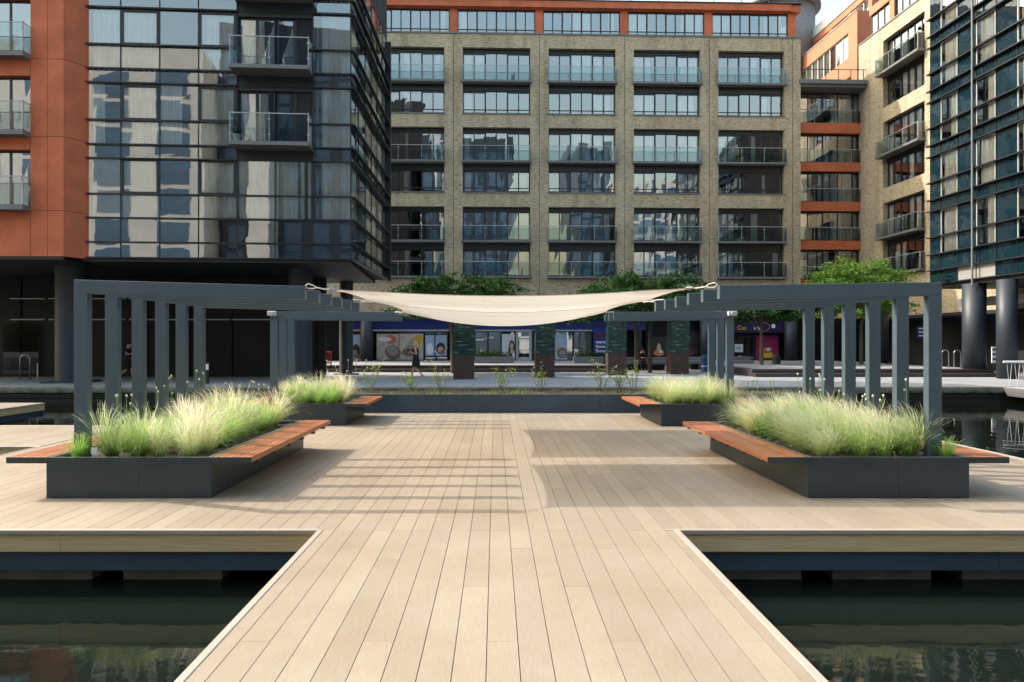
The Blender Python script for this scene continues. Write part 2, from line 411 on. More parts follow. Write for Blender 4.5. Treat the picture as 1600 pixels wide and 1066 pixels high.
for (x0, x1, y0, y1) in ((-14.4, 6.7, 40.4, 56), (13.2, 24.7, 34.8, 56)): b.box(x0, x1, y0, y1, .40, .428)
struct(b.build('terrace_paving', M['pave']))

TR = .045
rects = [(-1.634, 1.694, -9.8, 6.32), (-7.63, 7.9, 6.32, 19.3), (-13.0, -7.63, 11.42, 14.35), (-24, -13.0, 7.5, 19.7)]
b = MB(); GX = -.049; PW = .18
r5 = random.Random(5)
for ri, (x0, x1, y0, y1) in enumerate(rects):
    ax0 = x0 + (TR if ri != 1 else TR); ax1 = x1 - (0 if ri == 2 else TR); ay0 = y0 + (0.0 if ri in (0, 2) and ri == 0 else TR); ay1 = y1 - (TR if ri else 0)
    if ri == 2: ax0 = x0
    if ri == 1: ay0 = y0 + TR
    k = math.floor((ax0 - GX) / PW)
    while GX + k * PW < ax1:
        a, c = max(ax0, GX + k * PW + .0024), min(ax1, GX + (k + 1) * PW - .0024); k += 1
        if c - a < .01: continue
        cy0 = ay0
        if ri == 1 and -1.634 + TR < (a + c) / 2 < 1.694 - TR: cy0 = y0 + .0015
        y = (3.97 if (k - 1) % 4 == 0 else 3.97 - [0, 1.8, .9, 2.7][(k - 1) % 4] + r5.choice((0, 0, .6))) - 14.4
        if ri == 1: y = 6.32 - r5.choice((0, 0, .9, 1.8))
        while y < ay1:
            s, e = max(cy0, y + .0012), min(ay1, y + 3.6 - .0012)
            if e - s > .02: b.box(a, c, s, e, -.03, 0 + r5.uniform(-.0006, .0006))
            y += 3.6
deck = struct(b.build('deck', M['deck']), 'pale oak board deck floating on the canal')
b = MB()
for (x0, x1, y0, y1) in rects: b.box(x0 + .1, x1 - .1, y0 + .1 if y0 > 0 else y0, y1 - .1, -.16, -.034)
b.box(-1.5, 1.6, 6.1, 6.6, -.159, -.035); b.box(-7.9, -7.4, 11.6, 14.2, -.158, -.0345); b.box(-13.3, -12.8, 11.6, 14.2, -.158, -.0345)
b.build('joist', M['under'], deck)
tb, fb, nb, pb = MB(), MB(), MB(), MB()
def edge(ax, ay, bx, by):
    "nosing, fascia, steel beam and floats along one deck edge; the deck lies to the left of a->b"
    d = Vector((bx - ax, by - ay, 0)); L = d.length; ang = math.degrees(math.atan2(d.y, d.x))
    Mx = FM(ax, ay, ang)
    for q in (tb, fb, nb, pb): q.M = Mx
    tb.bbox(0, L, -.012, TR - .002, -.032, .006, .005)
    u = 0
    while u < L:
        e = min(L, u + 3.6); fb.box(u + .0015, e - .0015, .006, .03, -.20, -.036); u = e
    u = 0
    while u < L:
        e = min(L, u + 3.0); nb.box(u + .002, e - .002, .045, .12, -.385, -.204); u = e
    u = .3
    while u + .9 < L: pb.bbox(u, u + .95, .25, 1.3, -.9, -.385, .04); u += 1.25
edge(-7.63, 6.32, -1.634, 6.32); edge(1.694, 6.32, 7.9, 6.32)
edge(-1.634, 6.32, -1.634, -9.8) if False else None
edge(1.694, -9.8, 1.694, 6.32); edge(-1.634, 6.32, -1.634, -9.8)
edge(7.9, 6.32, 7.9, 19.3); edge(7.9, 19.3, -7.63, 19.3)
edge(-7.63, 19.3, -7.63, 14.35); edge(-7.63, 11.42, -7.63, 6.32)
edge(-13.0, 11.42, -7.63, 11.42); edge(-7.63, 14.35, -13.0, 14.35)
edge(-13.0, 7.5, -13.0, 11.42); edge(-13.0, 14.35, -13.0, 19.7); edge(-13.0, 19.7, -24, 19.7); edge(-24, 7.5, -13, 7.5)
tb.M = Matrix(); tb.box(1.574, 1.693, 6.323, 6.3625, -.03, .003)
tb.build('deck_trim', M['trim'], deck); fb.build('deck_fascia', M['fascia'], deck); nb.build('deck_beam', M['navy'], deck); pb.build('pontoon', M['float'], deck)

# ------------------------------------------------------------ planters with benches
def planter(x0, x1, y0, y1, label, long=True):
    t = thing('bench_planter', label, 'planter', ((x0 + x1) / 2, (y0 + y1) / 2, 0), 'steel planters with timber benches')
    H = .457; th = .012; lip = .05
    xm_ = x0 + (x1 - x0) * .56; b = MB(); b.box(x0, xm_ - .0003, y0, y0 + th, 0.004, H); b.box(xm_ + .0003, x1, y0, y0 + th, 0.004, H); b.box(x0, x1, y1 - th, y1, 0.004, H)
    b.box(x0, x0 + th, y0 + th, y1 - th, 0.004, H); b.box(x1 - th, x1, y0 + th, y1 - th, 0.004, H)
    bevel(b.build('planter_box', M['planter'], t), .003)
    b = MB(); a = th + .001
    b.box(x0 + a, x0 + lip, y0 + a, y1 - a, H - .03, H + .003); b.box(x1 - lip, x1 - a, y0 + a, y1 - a, H - .03, H + .003)
    b.box(x0 + lip, x1 - lip, y0 + a, y0 + lip - .02, H - .03, H + .0025); b.box(x0 + lip, x1 - lip, y1 - lip, y1 - a, H - .03, H + .0025)
    b.build('planter_rim', M['liner'], t)
    b = MB(); n = 24; r = random.Random(int(x0 * 100)); vs = []; fs = []
    for i in range(n + 1):
        for j in range(n + 1):
            vs.append((x0 + a + .002 + (x1 - x0 - 2 * a - .004) * i / n, y0 + a + .002 + (y1 - y0 - 2 * a - .004) * j / n, H - .055 + r.uniform(-.012, .018)))
    for i in range(n):
        for j in range(n): q = i * (n + 1) + j; fs.append((q, q + n + 1, q + n + 2, q + 1))
    b.add(vs, fs); b.build('planter_soil', M['soil'], t)
    for sgn, xe in ((-1, x0), (1, x1)):
        W = .45; bx0, bx1 = (xe - W, xe) if sgn < 0 else (xe, xe + W)
        b = MB(); ns = 6; sw = (W - .004) / ns
        for i in range(ns):
            b.bbox(bx0 + .002 + i * sw + .003, bx0 + .002 + (i + 1) * sw - .003, y0 + .012, y1 - .002, H - .055, H + .004, .004)
        be = b.build('bench', M['iroko'], t)
        b = MB(); b.box(bx0 + .001, bx1 - .001, y0 + .001, y0 + .010, H - .066, H + .001); b.build('end_plate', M['planter'], be)
        yy = y0 + .25
        while yy < y1 - .1: b = MB(); b.box(bx0 + .03, bx1 - .001, yy, yy + .05, H - .09, H - .057); yy += .6; b.build('bench_bracket', M['planter'], be)
    return t
planter(-5.01, -3.17, 7.616, 11.28, 'long charcoal planter with timber benches near left, front corner at left of path')
planter(3.49, 5.29, 7.62, 11.10, 'long charcoal planter with timber benches near right, its face turned to the path')
planter(-5.01, -3.15, 14.33, 16.4, 'short charcoal planter far left, behind the long left planter')
planter(3.46, 5.29, 14.24, 16.3, 'short charcoal planter far right, behind the long right planter')
# the long planter that closes the deck
t = thing('long_planter', 'long low navy planter box along the far edge of the deck', 'planter', (0, 17, 0))
b = MB(); x = -5.6
for xa, xb in ((-7.4, -1.2), (-1.196, 2.6), (2.604, 7.7)): b.box(xa, xb, 16.95, 16.965, .004, .455)
b.box(-7.4, 7.7, 19.0, 19.015, .004, .455); b.box(-7.4, -7.385, 16.966, 18.999, .004, .455); b.box(7.685, 7.7, 16.966, 18.999, .004, .455)
b.build('planter_box', M['navy'], t)
b = MB(); n = 40; vs = []; fs = []
for i in range(n + 1):
    for j in range(7): vs.append((-7.384 + 15.066 * i / n, 16.967 + 2.03 * j / 6, .41 + rnd.uniform(-.01, .04)))
for i in range(n):
    for j in range(6): q = i * 7 + j; fs.append((q, q + 7, q + 8, q + 1))
b.add(vs, fs); b.build('planter_soil', M['soil'], t)

# ------------------------------------------------------------ pergolas
def pergola(xo, sgn, xe, ys, zp, ze, label):
    "xo outer face of the posts, xe free end of the beams, sgn +1 = beams run to +x"
    W, D, BH = .155, .10, .157
    t = thing('pergola', label, 'pergola', (xo, ys[0], 0), 'slate steel pergolas over the planters')
    for i, y in enumerate(ys):
        xi = xo + sgn * W
        b = MB(); b.box(min(xo, xi), max(xo, xi), y, y + D, .40, zp - BH)
        bevel(b.build('post', M['steel'], t))
        b = MB(); z0, z1 = zp, ze
        a = [(xo, y, z0 - BH), (xe, y, z1 - BH), (xe, y, z1), (xo, y, z0)]
        vs = a + [(p[0], p[1] + D, p[2]) for p in a]
        fs = [(0, 1, 2, 3), (7, 6, 5, 4), (0, 4, 5, 1), (1, 5, 6, 2), (2, 6, 7, 3), (3, 7, 4, 0)]
        b.add(vs, fs if sgn > 0 else [f[::-1] for f in fs]); bevel(b.build('beam', M['steel'], t))
    return t
YS = [7.87 + .626 * i for i in range(6)]; YB = [14.73, 15.35, 15.97]
pl = pergola(-4.86, 1, -2.20, YS, 2.465, 2.39, 'slate steel pergola of six hooked frames over the long left planter')
pr = pergola(5.15, -1, 2.585, YS, 2.437, 2.40, 'slate steel pergola of six hooked frames over the long right planter')
pbl = pergola(-4.86, 1, -2.18, YB, 2.42, 2.40, 'short slate steel pergola of three frames at the far left of deck')
pbr = pergola(5.15, -1, 2.56, YB, 2.42, 2.40, 'short slate steel pergola of three frames at the far right of deck')
for p, x in ((pbl, -4.80), (pbr, 5.09)):
    b = MB(); b.bbox(x - .09, x + .09, 14.62, 14.728, 2.32, 2.42, .01); b.tube([(x, 14.62, 2.37), (x, 14.58, 2.37)], .04, 10); b.build('floodlight', M['grey'], p)
# ------------------------------------------------------------ sail shades
def sail(name, label, FL, FR, BL, BR, sagf, sagb, cf, cb, cs):
    nx, ny = 40, 24; FL, FR, BL, BR = map(Vector, (FL, FR, BL, BR)); vs = []; fs = []; mi = []
    for j in range(ny + 1):
        v = j / ny
        for i in range(nx + 1):
            u = i / nx; p = (FL * (1 - u) + FR * u) * (1 - v) + (BL * (1 - u) + BR * u) * v
            eu, ev = 4 * u * (1 - u), 4 * v * (1 - v)
            p.x += (cs * ev * (1 - 2 * u))                      # side edges curve inwards
            p.y += eu * (cf * (1 - v) - cb * v)                 # front and back edges curve inwards
            p.z -= eu * (sagf * (1 - v) + sagb * v)
            e_ = min(u, 1 - u); w2 = min(v, 1 - v)          # tension folds fanning out of the corners
            p.z += .010 * math.sin(13 * math.atan2(w2 + .02, e_ + .02)) * max(0, 1 - (e_ + w2) * 2.4) * min(1, 12 * (e_ + w2))
            vs.append(tuple(p))
    t = thing(name, label, 'shade sail', (0, FL.y, 0), 'cream sails over the deck')
    b = MB()
    for j in range(ny):
        for i in range(nx):
            q = j * (nx + 1) + i; du, dv = min(i + .5, nx - i - .5) / nx, min(j + .5, ny - j - .5) / ny
            b.m = 1 if (du / .16) ** 2 + (dv / .30) ** 2 < 1 else 0
            b.add([vs[q], vs[q + 1], vs[q + nx + 2], vs[q + nx + 1]], [(0, 1, 2, 3)])
    # weld the grid so that it shades smoothly
    o = b.build('sail_cloth', [M['sail'], M['sailp']], t, True)
    import bmesh
    bm = bmesh.new(); bm.from_mesh(o.data); bmesh.ops.remove_doubles(bm, verts=bm.verts, dist=.0005); bm.to_mesh(o.data); bm.free()
    hem = MB()
    hem.tube([vs[i] for i in range(nx + 1)], .005, 6); hem.tube([vs[ny * (nx + 1) + i] for i in range(nx + 1)], .004, 6)
    hem.tube([vs[j * (nx + 1)] for j in range(ny + 1)], .008, 6); hem.tube([vs[j * (nx + 1) + nx] for j in range(ny + 1)], .008, 6)
    hem.build('sail_hem', M['sail'], t)
    return t
s1 = sail('shade_sail', 'cream shade sail nearest the viewer, roped between the front pergola beams', (-1.93, 8.12, 2.372), (2.30, 8.12, 2.388), (-2.0, 10.62, 2.40), (2.40, 10.62, 2.40), .085, .19, .0, .02, .06)
s2 = sail('shade_sail', 'cream shade sail behind the first, hanging lower at its far edge', (-2.0, 11.25, 2.42), (2.40, 11.25, 2.42), (-1.98, 14.6, 2.40), (2.36, 14.6, 2.40), .115, .31, .02, .25, .12)
def rope(parent, a, bq, loop, small=False):
    a, bq, loop = Vector(a), Vector(bq), Vector(loop)
    b = MB(); b.tube([a, a.lerp(bq, .5) + Vector((0, 0, -.01)), bq], .008, 8)
    if small: b.tube([bq, loop], .008, 8); b.build('rope', M['rope'], parent); return
    d = (loop - bq); s = d.cross(Vector((0, 1, 0))).normalized() * .024
    b.tube([bq, bq + d * .3 + s, bq + d * .8 + s * 1.2, loop, bq + d * .8 - s, bq + d * .3 - s * .7, bq], .007, 8)
    b.build('rope', M['rope'], parent)
    b = MB(); b.tube([a + Vector((0, 0, .035)), a - Vector((0, 0, .03))], .014, 8); b.tube([a - (bq - a).normalized() * .03, a + (bq - a).normalized() * .05], .018, 8); b.build('shackle', M['chrome'], parent)
rope(s1, (-1.93, 8.12, 2.372), (-2.10, 8.02, 2.385), (-2.21, 7.95, 2.405))
rope(s1, (2.30, 8.12, 2.388), (2.47, 8.02, 2.395), (2.585, 7.95, 2.412))
rope(s1, (-2.0, 10.62, 2.40), (-2.1, 10.55, 2.40), (-2.18, 10.47, 2.40), True); rope(s1, (2.40, 10.62, 2.40), (2.5, 10.55, 2.40), (2.58, 10.47, 2.40), True)
rope(s2, (-2.0, 11.25, 2.42), (-2.1, 11.15, 2.41), (-2.18, 11.09, 2.40), True); rope(s2, (2.40, 11.25, 2.42), (2.5, 11.15, 2.41), (2.58, 11.09, 2.40), True)
rope(s2, (-1.98, 14.6, 2.40), (-2.1, 14.68, 2.40), (-2.17, 14.73, 2.40), True); rope(s2, (2.36, 14.6, 2.40), (2.48, 14.68, 2.40), (2.55, 14.73, 2.40), True)

# ------------------------------------------------------------ feather grass
def tussock_mesh(seed, nb, h, spread, wind, wid=.0044, plume=.5):
    r = random.Random(seed); b = MB(); locks = []
    for i in range(9): locks.append((r.uniform(0, 6.28), r.uniform(.3, 1.0), r.gauss(0, .25)))
    for i in range(nb):
        la, ll, lw = r.choice(locks)
        a = la + r.gauss(0, .5); rad = .07 * math.sqrt(r.random()); L = h * r.uniform(.55, 1.2)
        lean = abs(r.gauss(0, .45)) * spread * (.5 + ll) + .08; p = Vector((rad * math.cos(a), rad * math.sin(a), 0))
        dx, dy = math.cos(a) * lean, math.sin(a) * lean
        d = Vector((dx * .6, dy * .6, 1)).normalized(); n = 7; pts = []
        wv = Vector((wind[0] * (.6 + .6 * ll) + r.gauss(0, .15) + lw * .4, wind[1] + r.gauss(0, .15) + lw * .4, 0))
        droop = r.uniform(.2, .75)
        for k in range(n + 1):
            pts.append(p.copy()); t = k / n
            d = (d + (Vector((dx, dy, 0)) * .30 + wv * .62 * t * t + Vector((0, 0, -droop * t * t * 2.2))) * .5).normalized()
            p = p + d * (L / n)
        q = Vector((-math.sin(a + r.gauss(0, .8)), math.cos(a + r.gauss(0, .8)), 0)).normalized()
        fl = r.random() < plume; vs = []; fs = []
        for k, c in enumerate(pts):
            t = k / n; wd = wid * (1 - .8 * t) * r.uniform(.8, 1.1)
            if fl and k >= 5: wd = wid * (1.25 if k < n else .3)
            vs += [tuple(c - q * wd / 2), tuple(c + q * wd / 2)]
        for k in range(n): fs.append((2 * k, 2 * k + 1, 2 * k + 3, 2 * k + 2))
        b.add(vs, fs)
    return b
protos = []
for i, (nb, h, sp, wd, mt) in enumerate(((520, .58, .95, (-.6, -.1), 'grassA'), (560, .68, .95, (-1.9, -.4), 'grassB'), (460, .46, .8, (-.3, .1), 'grassC'),
                                          (520, .62, 1.0, (.8, -.2), 'grassB'), (520, .62, .9, (-1.6, -.2), 'grassA'), (420, .44, 1.0, (.35, -.3), 'grassC'))):
    o = tussock_mesh(40 + i, nb, h, sp, wd).build('grass_tussock', M[mt]); protos.append(o)
used = set()
def tussock(k, x, y, z, s, rz, label, group):
    o = protos[k]
    if k in used: o = o.copy(); col.objects.link(o)
    used.add(k); o.location = (x, y, z); o.scale = (s, s, s * rnd.uniform(.9, 1.1)); o.rotation_euler.z = rz
    tag(o, label, 'grass', group)
def fill(x0, x1, y0, y1, nx, ny, names, where, pool, s0=1.0, low=True):
    g = 'feather grass tussocks in the ' + where
    for j in range(ny):
        for i in range(nx):
            x = x0 + (x1 - x0) * (i + .5) / nx + rnd.uniform(-.06, .06); y = y0 + (y1 - y0) * (j + .5) / ny + rnd.uniform(-.07, .07)
            k = rnd.choice(pool); rz = rnd.uniform(-.5, .5)
            lab = ('front row tussock of feather grass in the ' + where) if j == 0 else ('feathery pale green grass tussock behind the front row in the ' + where)
            if j == 0 and i < len(names): lab = names[i]
            tussock(k, x, y, .40, s0 * rnd.uniform(.74, 1.12), rz, lab, g)
fill(-4.62, -3.42, 7.72, 11.1, 4, 8, [], 'long left planter', (0, 0, 2, 3, 3, 5, 5), .98)
tussock(2, -4.76, 7.80, .40, .72, .3, 'small bright green tussock alone before the front left post', 'feather grass tussocks in the long left planter')
fill(3.66, 4.98, 7.72, 10.95, 4, 9, [], 'long right planter', (0, 1, 1, 4, 2, 1, 4), .93)
tussock(2, 5.13, 7.80, .40, .62, .2, 'small green grass tussock beside the front right post', 'feather grass tussocks in the long right planter')
fill(-4.7, -3.3, 14.45, 16.2, 4, 4, [], 'short left planter', (0, 2, 3, 5, 1), 1.0)
fill(3.62, 5.1, 14.4, 16.1, 4, 4, [], 'short right planter', (0, 0, 4, 1), .98)
# flowering stems with round seed heads
def stems(x, y, z, n, h, label, group, seed, wx=.12):
    r = random.Random(seed); t = thing('seed_head_plant', label, 'plant', (x, y, z), group)
    s = MB(); hd = MB()
    for i in range(n):
        p = Vector((x + r.uniform(-wx, wx), y + r.uniform(-.1, .1), z)); q = p + Vector((r.uniform(-.06, .06), r.uniform(-.05, .05), h * r.uniform(.72, 1.1)))
        s.tube([p, p.lerp(q, .5) + Vector((r.uniform(-.02, .02), 0, 0)), q], .0035, 5); hd.ell(q, .014, .014, .018, 8, 6)
    s.build('stem', M['stem'], t); q = hd.build('seed_head', M['seed'], t, True); q['kind'] = 'stuff'
for i, (x, y, n, h) in enumerate(((-4.5, 8.2, 5, .66), (-4.3, 9.0, 6, .84), (-4.35, 9.9, 4, .86))):
    stems(x, y, .40, n, h, ('seed head stems just right of the front left post', 'seed head stems between second and third left posts', 'seed head stems rising by the fourth left post')[i], 'seed head plants in the left planter', i, .16)
for i, (x, y, n, h) in enumerate(((4.9, 8.45, 6, .86), (4.85, 9.2, 6, .80), (4.7, 10.2, 7, .80), (4.1, 10.7, 6, .8))):
    stems(x, y, .40, n, h, ('seed head stems beside the second right post from the front', 'seed head stems beside the third right post from the front', 'seed head stems by the fifth right post from the front', 'seed head stems at the far end of the long right planter')[i], 'seed head plants in the right planter', 20 + i, .22)
stems(-4.1, 11.0, .40, 9, .72, 'tall green seed head stems at far end of the long left planter', 'seed head plants in the left planter', 50, .5)
stems(-3.4, 16.0, .40, 14, .85, 'leafy seed head stems at far end of the short left planter', 'seed head plants in the left planter', 51, .55)
# plant tags
for x, y, z, lab in ((-4.55, 7.74, .44, 'small white plant tag at front of the long left planter'), (-4.02, 11.05, .80, 'white plant tag at the far end of long left planter')):
    t = thing('plant_tag', lab, 'plant tag', (x, y, z)); b = MB(); b.box(x - .035, x + .035, y, y + .004, z + .03, z + .11); b.build('tag_plate', M['white'], t)
    b = MB(); b.box(x - .005, x + .005, y + .005, y + .009, .39, z + .1); b.build('tag_stake', M['grey'], t)

# ------------------------------------------------------------ shrubs and low cover in the far planter
def leafquad(b, p, s, r):
    n = Vector((r.gauss(0, 1), r.gauss(0, 1), r.gauss(.6, 1))).normalized(); a = n.orthogonal().normalized()
    a = (Matrix.Rotation(r.uniform(0, 6.28), 3, n) @ a); c = n.cross(a)
    b.add([tuple(p - a * s), tuple(p - c * s * .45), tuple(p + a * s), tuple(p + c * s * .45)], [(0, 1, 2, 3)])
def sapling(x, y, h, w_, label, seed):
    r = random.Random(seed); t = thing('young_shrub', label, 'shrub', (x, y, .42), 'young shrubs in the far planter')
    s, l = MB(), MB()
    for i in range(r.randint(5, 7)):
        a = Vector((x + r.uniform(-.05, .05), y + r.uniform(-.05, .05), .42)); ang = r.uniform(0, 6.28)
        ln = h * r.uniform(.6, 1.1); e = a + Vector((math.cos(ang) * w_ * r.uniform(.3, 1), math.sin(ang) * w_ * .5, ln))
        m = a.lerp(e, .5) + Vector((r.uniform(-.05, .05), 0, r.uniform(0, .08)))
        s.tube([a, m, e], [.008, .006, .003], 5)
        for k in range(22):
            q = r.uniform(.3, 1.0); p = (a.lerp(m, q * 2) if q < .5 else m.lerp(e, q * 2 - 1))
            leafquad(l, p + Vector((r.gauss(0, .045), r.gauss(0, .04), r.gauss(0, .035))), r.uniform(.022, .042), r)
    s.build('stem', M['bark'], t); l.build('foliage', M['leafshrub'], t)
for i, (p, h, w_, lab) in enumerate(((577, .95, .55, 'tallest straggly young shrub at the left end of far planter'), (643, .55, .42, 'low young shrub in front of the walking woman'), (691, .80, .45, 'young shrub left of the first brown pillar'),
        (783, .72, .42, 'young shrub under the middle of the sail'), (846, .74, .48, 'young shrub with an arm reaching to the second pillar'), (940, .92, .45, 'tall young shrub left of the third brown pillar'),
        (968, .62, .30, 'small young shrub before the third brown pillar'), (991, .82, .38, 'young shrub next to the short right planter'))):
    sapling(X_(p, 18.0), 18.0, h, w_, lab, 100 + i)
b = MB(); r = random.Random(3)
for i in range(2300):
    x, y = r.uniform(-7.2, 7.5), r.uniform(17.0, 18.95)
    if math.sin(x * 2.3) + math.sin(x * 5.1 + y * 3) < -.2: continue
    h = r.uniform(.03, .12) * (1.5 if math.sin(x * 3.1) + math.sin(x * 1.3 + 2) > .4 else .8)
    a = r.uniform(0, 6.28); d = Vector((math.cos(a), math.sin(a), 0)) * .006; e = Vector((r.gauss(0, .03), r.gauss(0, .03), h)); p = Vector((x, y, .41))
    b.add([tuple(p - d), tuple(p + d), tuple(p + e)], [(0, 1, 2)])
for i in range(500): leafquad(b, Vector((r.uniform(-7.2, 7.5), r.uniform(17.0, 18.95), .45 + r.uniform(0, .07))), r.uniform(.012, .03), r)
g = b.build('ground_cover', M['leafshrub']); g['kind'] = 'stuff'; g['label'] = 'sparse low green seedlings over the far planter soil'

# ------------------------------------------------------------ trees
def tree(x, y, z0, cz, rx, ry, rz, nl, mat, label, seed, trunks=2, ls=(.07, .13)):
    r = random.Random(seed); t = thing('street_tree', label, 'tree', (x, y, z0), 'flat topped trees on the quay')
    b = MB()
    for k in range(trunks):
        ox = (k - (trunks - 1) / 2) * .75; top = Vector((x + ox * 1.6, y, cz))
        b.tube([(x + ox, y, z0), (x + ox * 1.05, y + .03, z0 + (cz - z0) * .5), top], [.13, .10, .06], 8)
        for i in range(7):
            a = r.uniform(0, 6.28); st = Vector((x + ox * 1.05, y + .03, z0 + (cz - z0) * r.uniform(.55, .9)))
            e = Vector((x + math.cos(a) * rx * r.uniform(.4, .85), y + math.sin(a) * ry * r.uniform(.4, .85), cz + rz * r.uniform(-.4, .6)))
            b.tube([st, st.lerp(e, .5) + Vector((0, 0, .15)), e], [.055, .035, .012], 6)
    b.build('trunk', M['bark'], t)
    # sprays: clusters of leaves on a lumpy flattened crown, denser at the outside
    l = MB(); cl = []
    layers = (-.62, -.2, .22, .55, .85)
    for i in range(int(nl / 36)):
        a = r.uniform(0, 6.28); li = r.choices(range(5), (2, 3, 3, 2, 1))[0]; u = layers[li] + r.gauss(0, .06)
        lump = 1 + .17 * math.sin(2 * a + seed + li * 2.1) + .13 * math.sin(5 * a + 2 * seed + li) + .10 * math.sin(9 * a + li * 3)
        k = r.uniform(.12, 1.0) ** .55 * lump * (1 - .30 * max(0, u) - .12 * (li == 0))
        cl.append((Vector((x + rx * math.cos(a) * k, y + ry * math.sin(a) * k, cz + rz * (u + .16 * math.sin(3 * a + seed) - .15 * k * k))), r.uniform(.16, .40), a))
    for c, s, a in cl:
        for i in range(36):
            e = r.gauss(0, s); p = c + Vector((math.cos(a) * e + r.gauss(0, s * .5), math.sin(a) * e + r.gauss(0, s * .5), r.gauss(0, s * .20) - abs(e) * .18)); leafquad(l, p, r.uniform(*ls), r)
    l.build('crown', mat, t)
tree(X_(718, 38), 38, .05, 4.25, 3.7, 2.2, 1.25, 14000, M['leafdark'], 'dark flat topped tree behind the left half of sail', 1)
tree(X_(1005, 38.5), 38.5, .05, 4.3, 3.9, 2.2, 1.35, 14000, M['leafdark'], 'dark flat topped tree behind the right half of sail', 2)
tree(X_(1190, 41), 41, .05, 3.9, 2.2, 2.0, 1.0, 7000, M['leafdark'], 'low dark tree crown under the right pergola beams', 4, 1)
tree(X_(1336, 41.5), 41.5, .42, 4.95, 2.95, 2.3, 1.75, 15000, M['leafbright'], 'bright sunlit green tree rising above the right pergola', 3)

# ------------------------------------------------------------ building kit
def window(parent, Mx, u0, u1, z0, z1, v, n=6, transom=None, curt=(), fr='frame', glassm='pane', fw=.062, seed=0, pairs=True, blind=None, open_=None):
    "a framed window unit in facade coordinates (u, v inward, z) with pane and curtains as sub-parts"
    r = random.Random(seed); b = MB(Mx); d = .07
    b.box(u0, u1, v, v + d, z0, z0 + fw); b.box(u0, u1, v, v + d, z1 - fw, z1)
    xs = [u0 + (u1 - u0) * i / n for i in range(n + 1)]
    for i, x in enumerate(xs):
        k = fw * (.9 if (not pairs or i % 2 == 0) else .6)
        a, c = max(u0, x - k), min(u1, x + k); b.box(a, c, v + .002, v + d - .002, z0 + fw, z1 - fw)
    if pairs:
        for i in range(0, n):
            if (i // 2) % 2 == 0:      # opening lights get a second frame
                a, c = xs[i] + fw * .9, xs[i + 1] - fw * .6
                b.box(a, c, v - .012, v + .03, z0 + fw, z0 + fw + .06); b.box(a, c, v - .012, v + .03, z1 - fw - .07, z1 - fw)
    if transom: b.box(u0 + fw, u1 - fw, v + .003, v + d - .003, transom - .03, transom + .03)
    w_ = b.build('window', M[fr], parent)
    b = MB(Mx)
    for i in range(n):
        t = [r.uniform(-.006, .006) for _ in range(4)]; q = v + .035
        b.quad((xs[i], q + t[0], z0 + .01), (xs[i + 1], q + t[1], z0 + .01), (xs[i + 1], q + t[2], z1 - .01), (xs[i], q + t[3], z1 - .01))
    b.build('pane', M[glassm], w_)
    if curt:
        b = MB(Mx)
        for j, (a, c) in enumerate(curt): b.folds(u0 + (u1 - u0) * a, u0 + (u1 - u0) * c, v + .13, z0 + .03, z1 - .04, .03, .07, seed + j)
        b.build('curtain', M['curtain'], w_)
    if blind:
        b = MB(Mx); b.box(u0 + (u1 - u0) * blind[0] + .02, u0 + (u1 - u0) * blind[1] - .02, v + .14, v + .15, z0 + (z1 - z0) * blind[2], z1 - .02); b.build('blind', M['blind'], w_)
    return w_
def balcony(parent, Mx, u0, u1, v0, v1, zs, h=1.08, posts=4, th=.15, slabm='slab'):
    "slab from v0 (outer) to v1, glass balustrade on three sides"
    b = MB(Mx); b.box(u0, u1, v0, v1, zs - th, zs); s = b.build('balcony', M[slabm], parent)
    b = MB(Mx); e = .03
    b.tube([(u0 + e, v1 - .02, zs + h), (u0 + e, v0 + e, zs + h), (u1 - e, v0 + e, zs + h), (u1 - e, v1 - .02, zs + h)], .022, 6)
    for i in range(posts):
        x = u0 + e + (u1 - u0 - 2 * e) * i / (posts - 1); b.box(x - .012, x + .012, v0 + .025, v0 + .075, zs, zs + h + .06)
        for zz in (.25, .85): b.box(x - .05, x + .05, v0 + .012, v0 + .024, zs + zz, zs + zz + .04)
    b.build('railing', M['grey'], s)
    b = MB(Mx); y = v0 + .018
    for i in range(posts - 1):
        a = u0 + .06 + (u1 - u0 - .12) * i / (posts - 1); c = u0 + .06 + (u1 - u0 - .12) * (i + 1) / (posts - 1)
        b.quad((a + .02, y, zs + .03), (c - .02, y, zs + .03), (c - .02, y, zs + h - .04), (a + .02, y, zs + h - .04))
    for x in (u0 + .02, u1 - .02): b.quad((x, v0 + .05, zs + .03), (x, v1 - .05, zs + .03), (x, v1 - .05, zs + h - .04), (x, v0 + .05, zs + h - .04))
    b.build('balustrade_glass', M['rail'], s)
    return s

# ------------------------------------------------------------ main brick building
TH = 1.8
mainb = thing('brick_apartment_building', 'long yellow brick apartment block with red top storey facing the deck', 'building', (0, 50, 0))
MF = FM(0, 49.85, TH)
PIT = 6.28; C0 = .09; HW = 2.47
ROWS = [(20.85, 23.30, 18.51), (15.02, 17.48, 12.76), (9.21, 11.69, 6.60)]       # slab level, opening top, opening bottom
u_l, u_r = -17.0, 22.62
b = MB(MF); V1 = .5
bays = [C0 + PIT * k for k in range(-1, 4)]
edges = [u_l] + [q for c in bays for q in (c - HW, c + HW)] + [u_r]
for i in range(0, len(edges), 2):                                               # piers, split at the movement joints
    a, c = edges[i], edges[i + 1]
    if 0 < i < len(edges) - 2: m_ = (a + c) / 2; b.box(a, m_ - .02, 0, V1, 3.6, 24.28); b.box(m_ + .02, c, 0, V1, 3.6, 24.28)
    elif i: b.box(a, c - .62, 0, V1, 3.6, 24.28); b.box(c - .58, c, 0, V1, 3.6, 24.28)
    else: b.box(a, c, 0, V1, 3.6, 24.28)
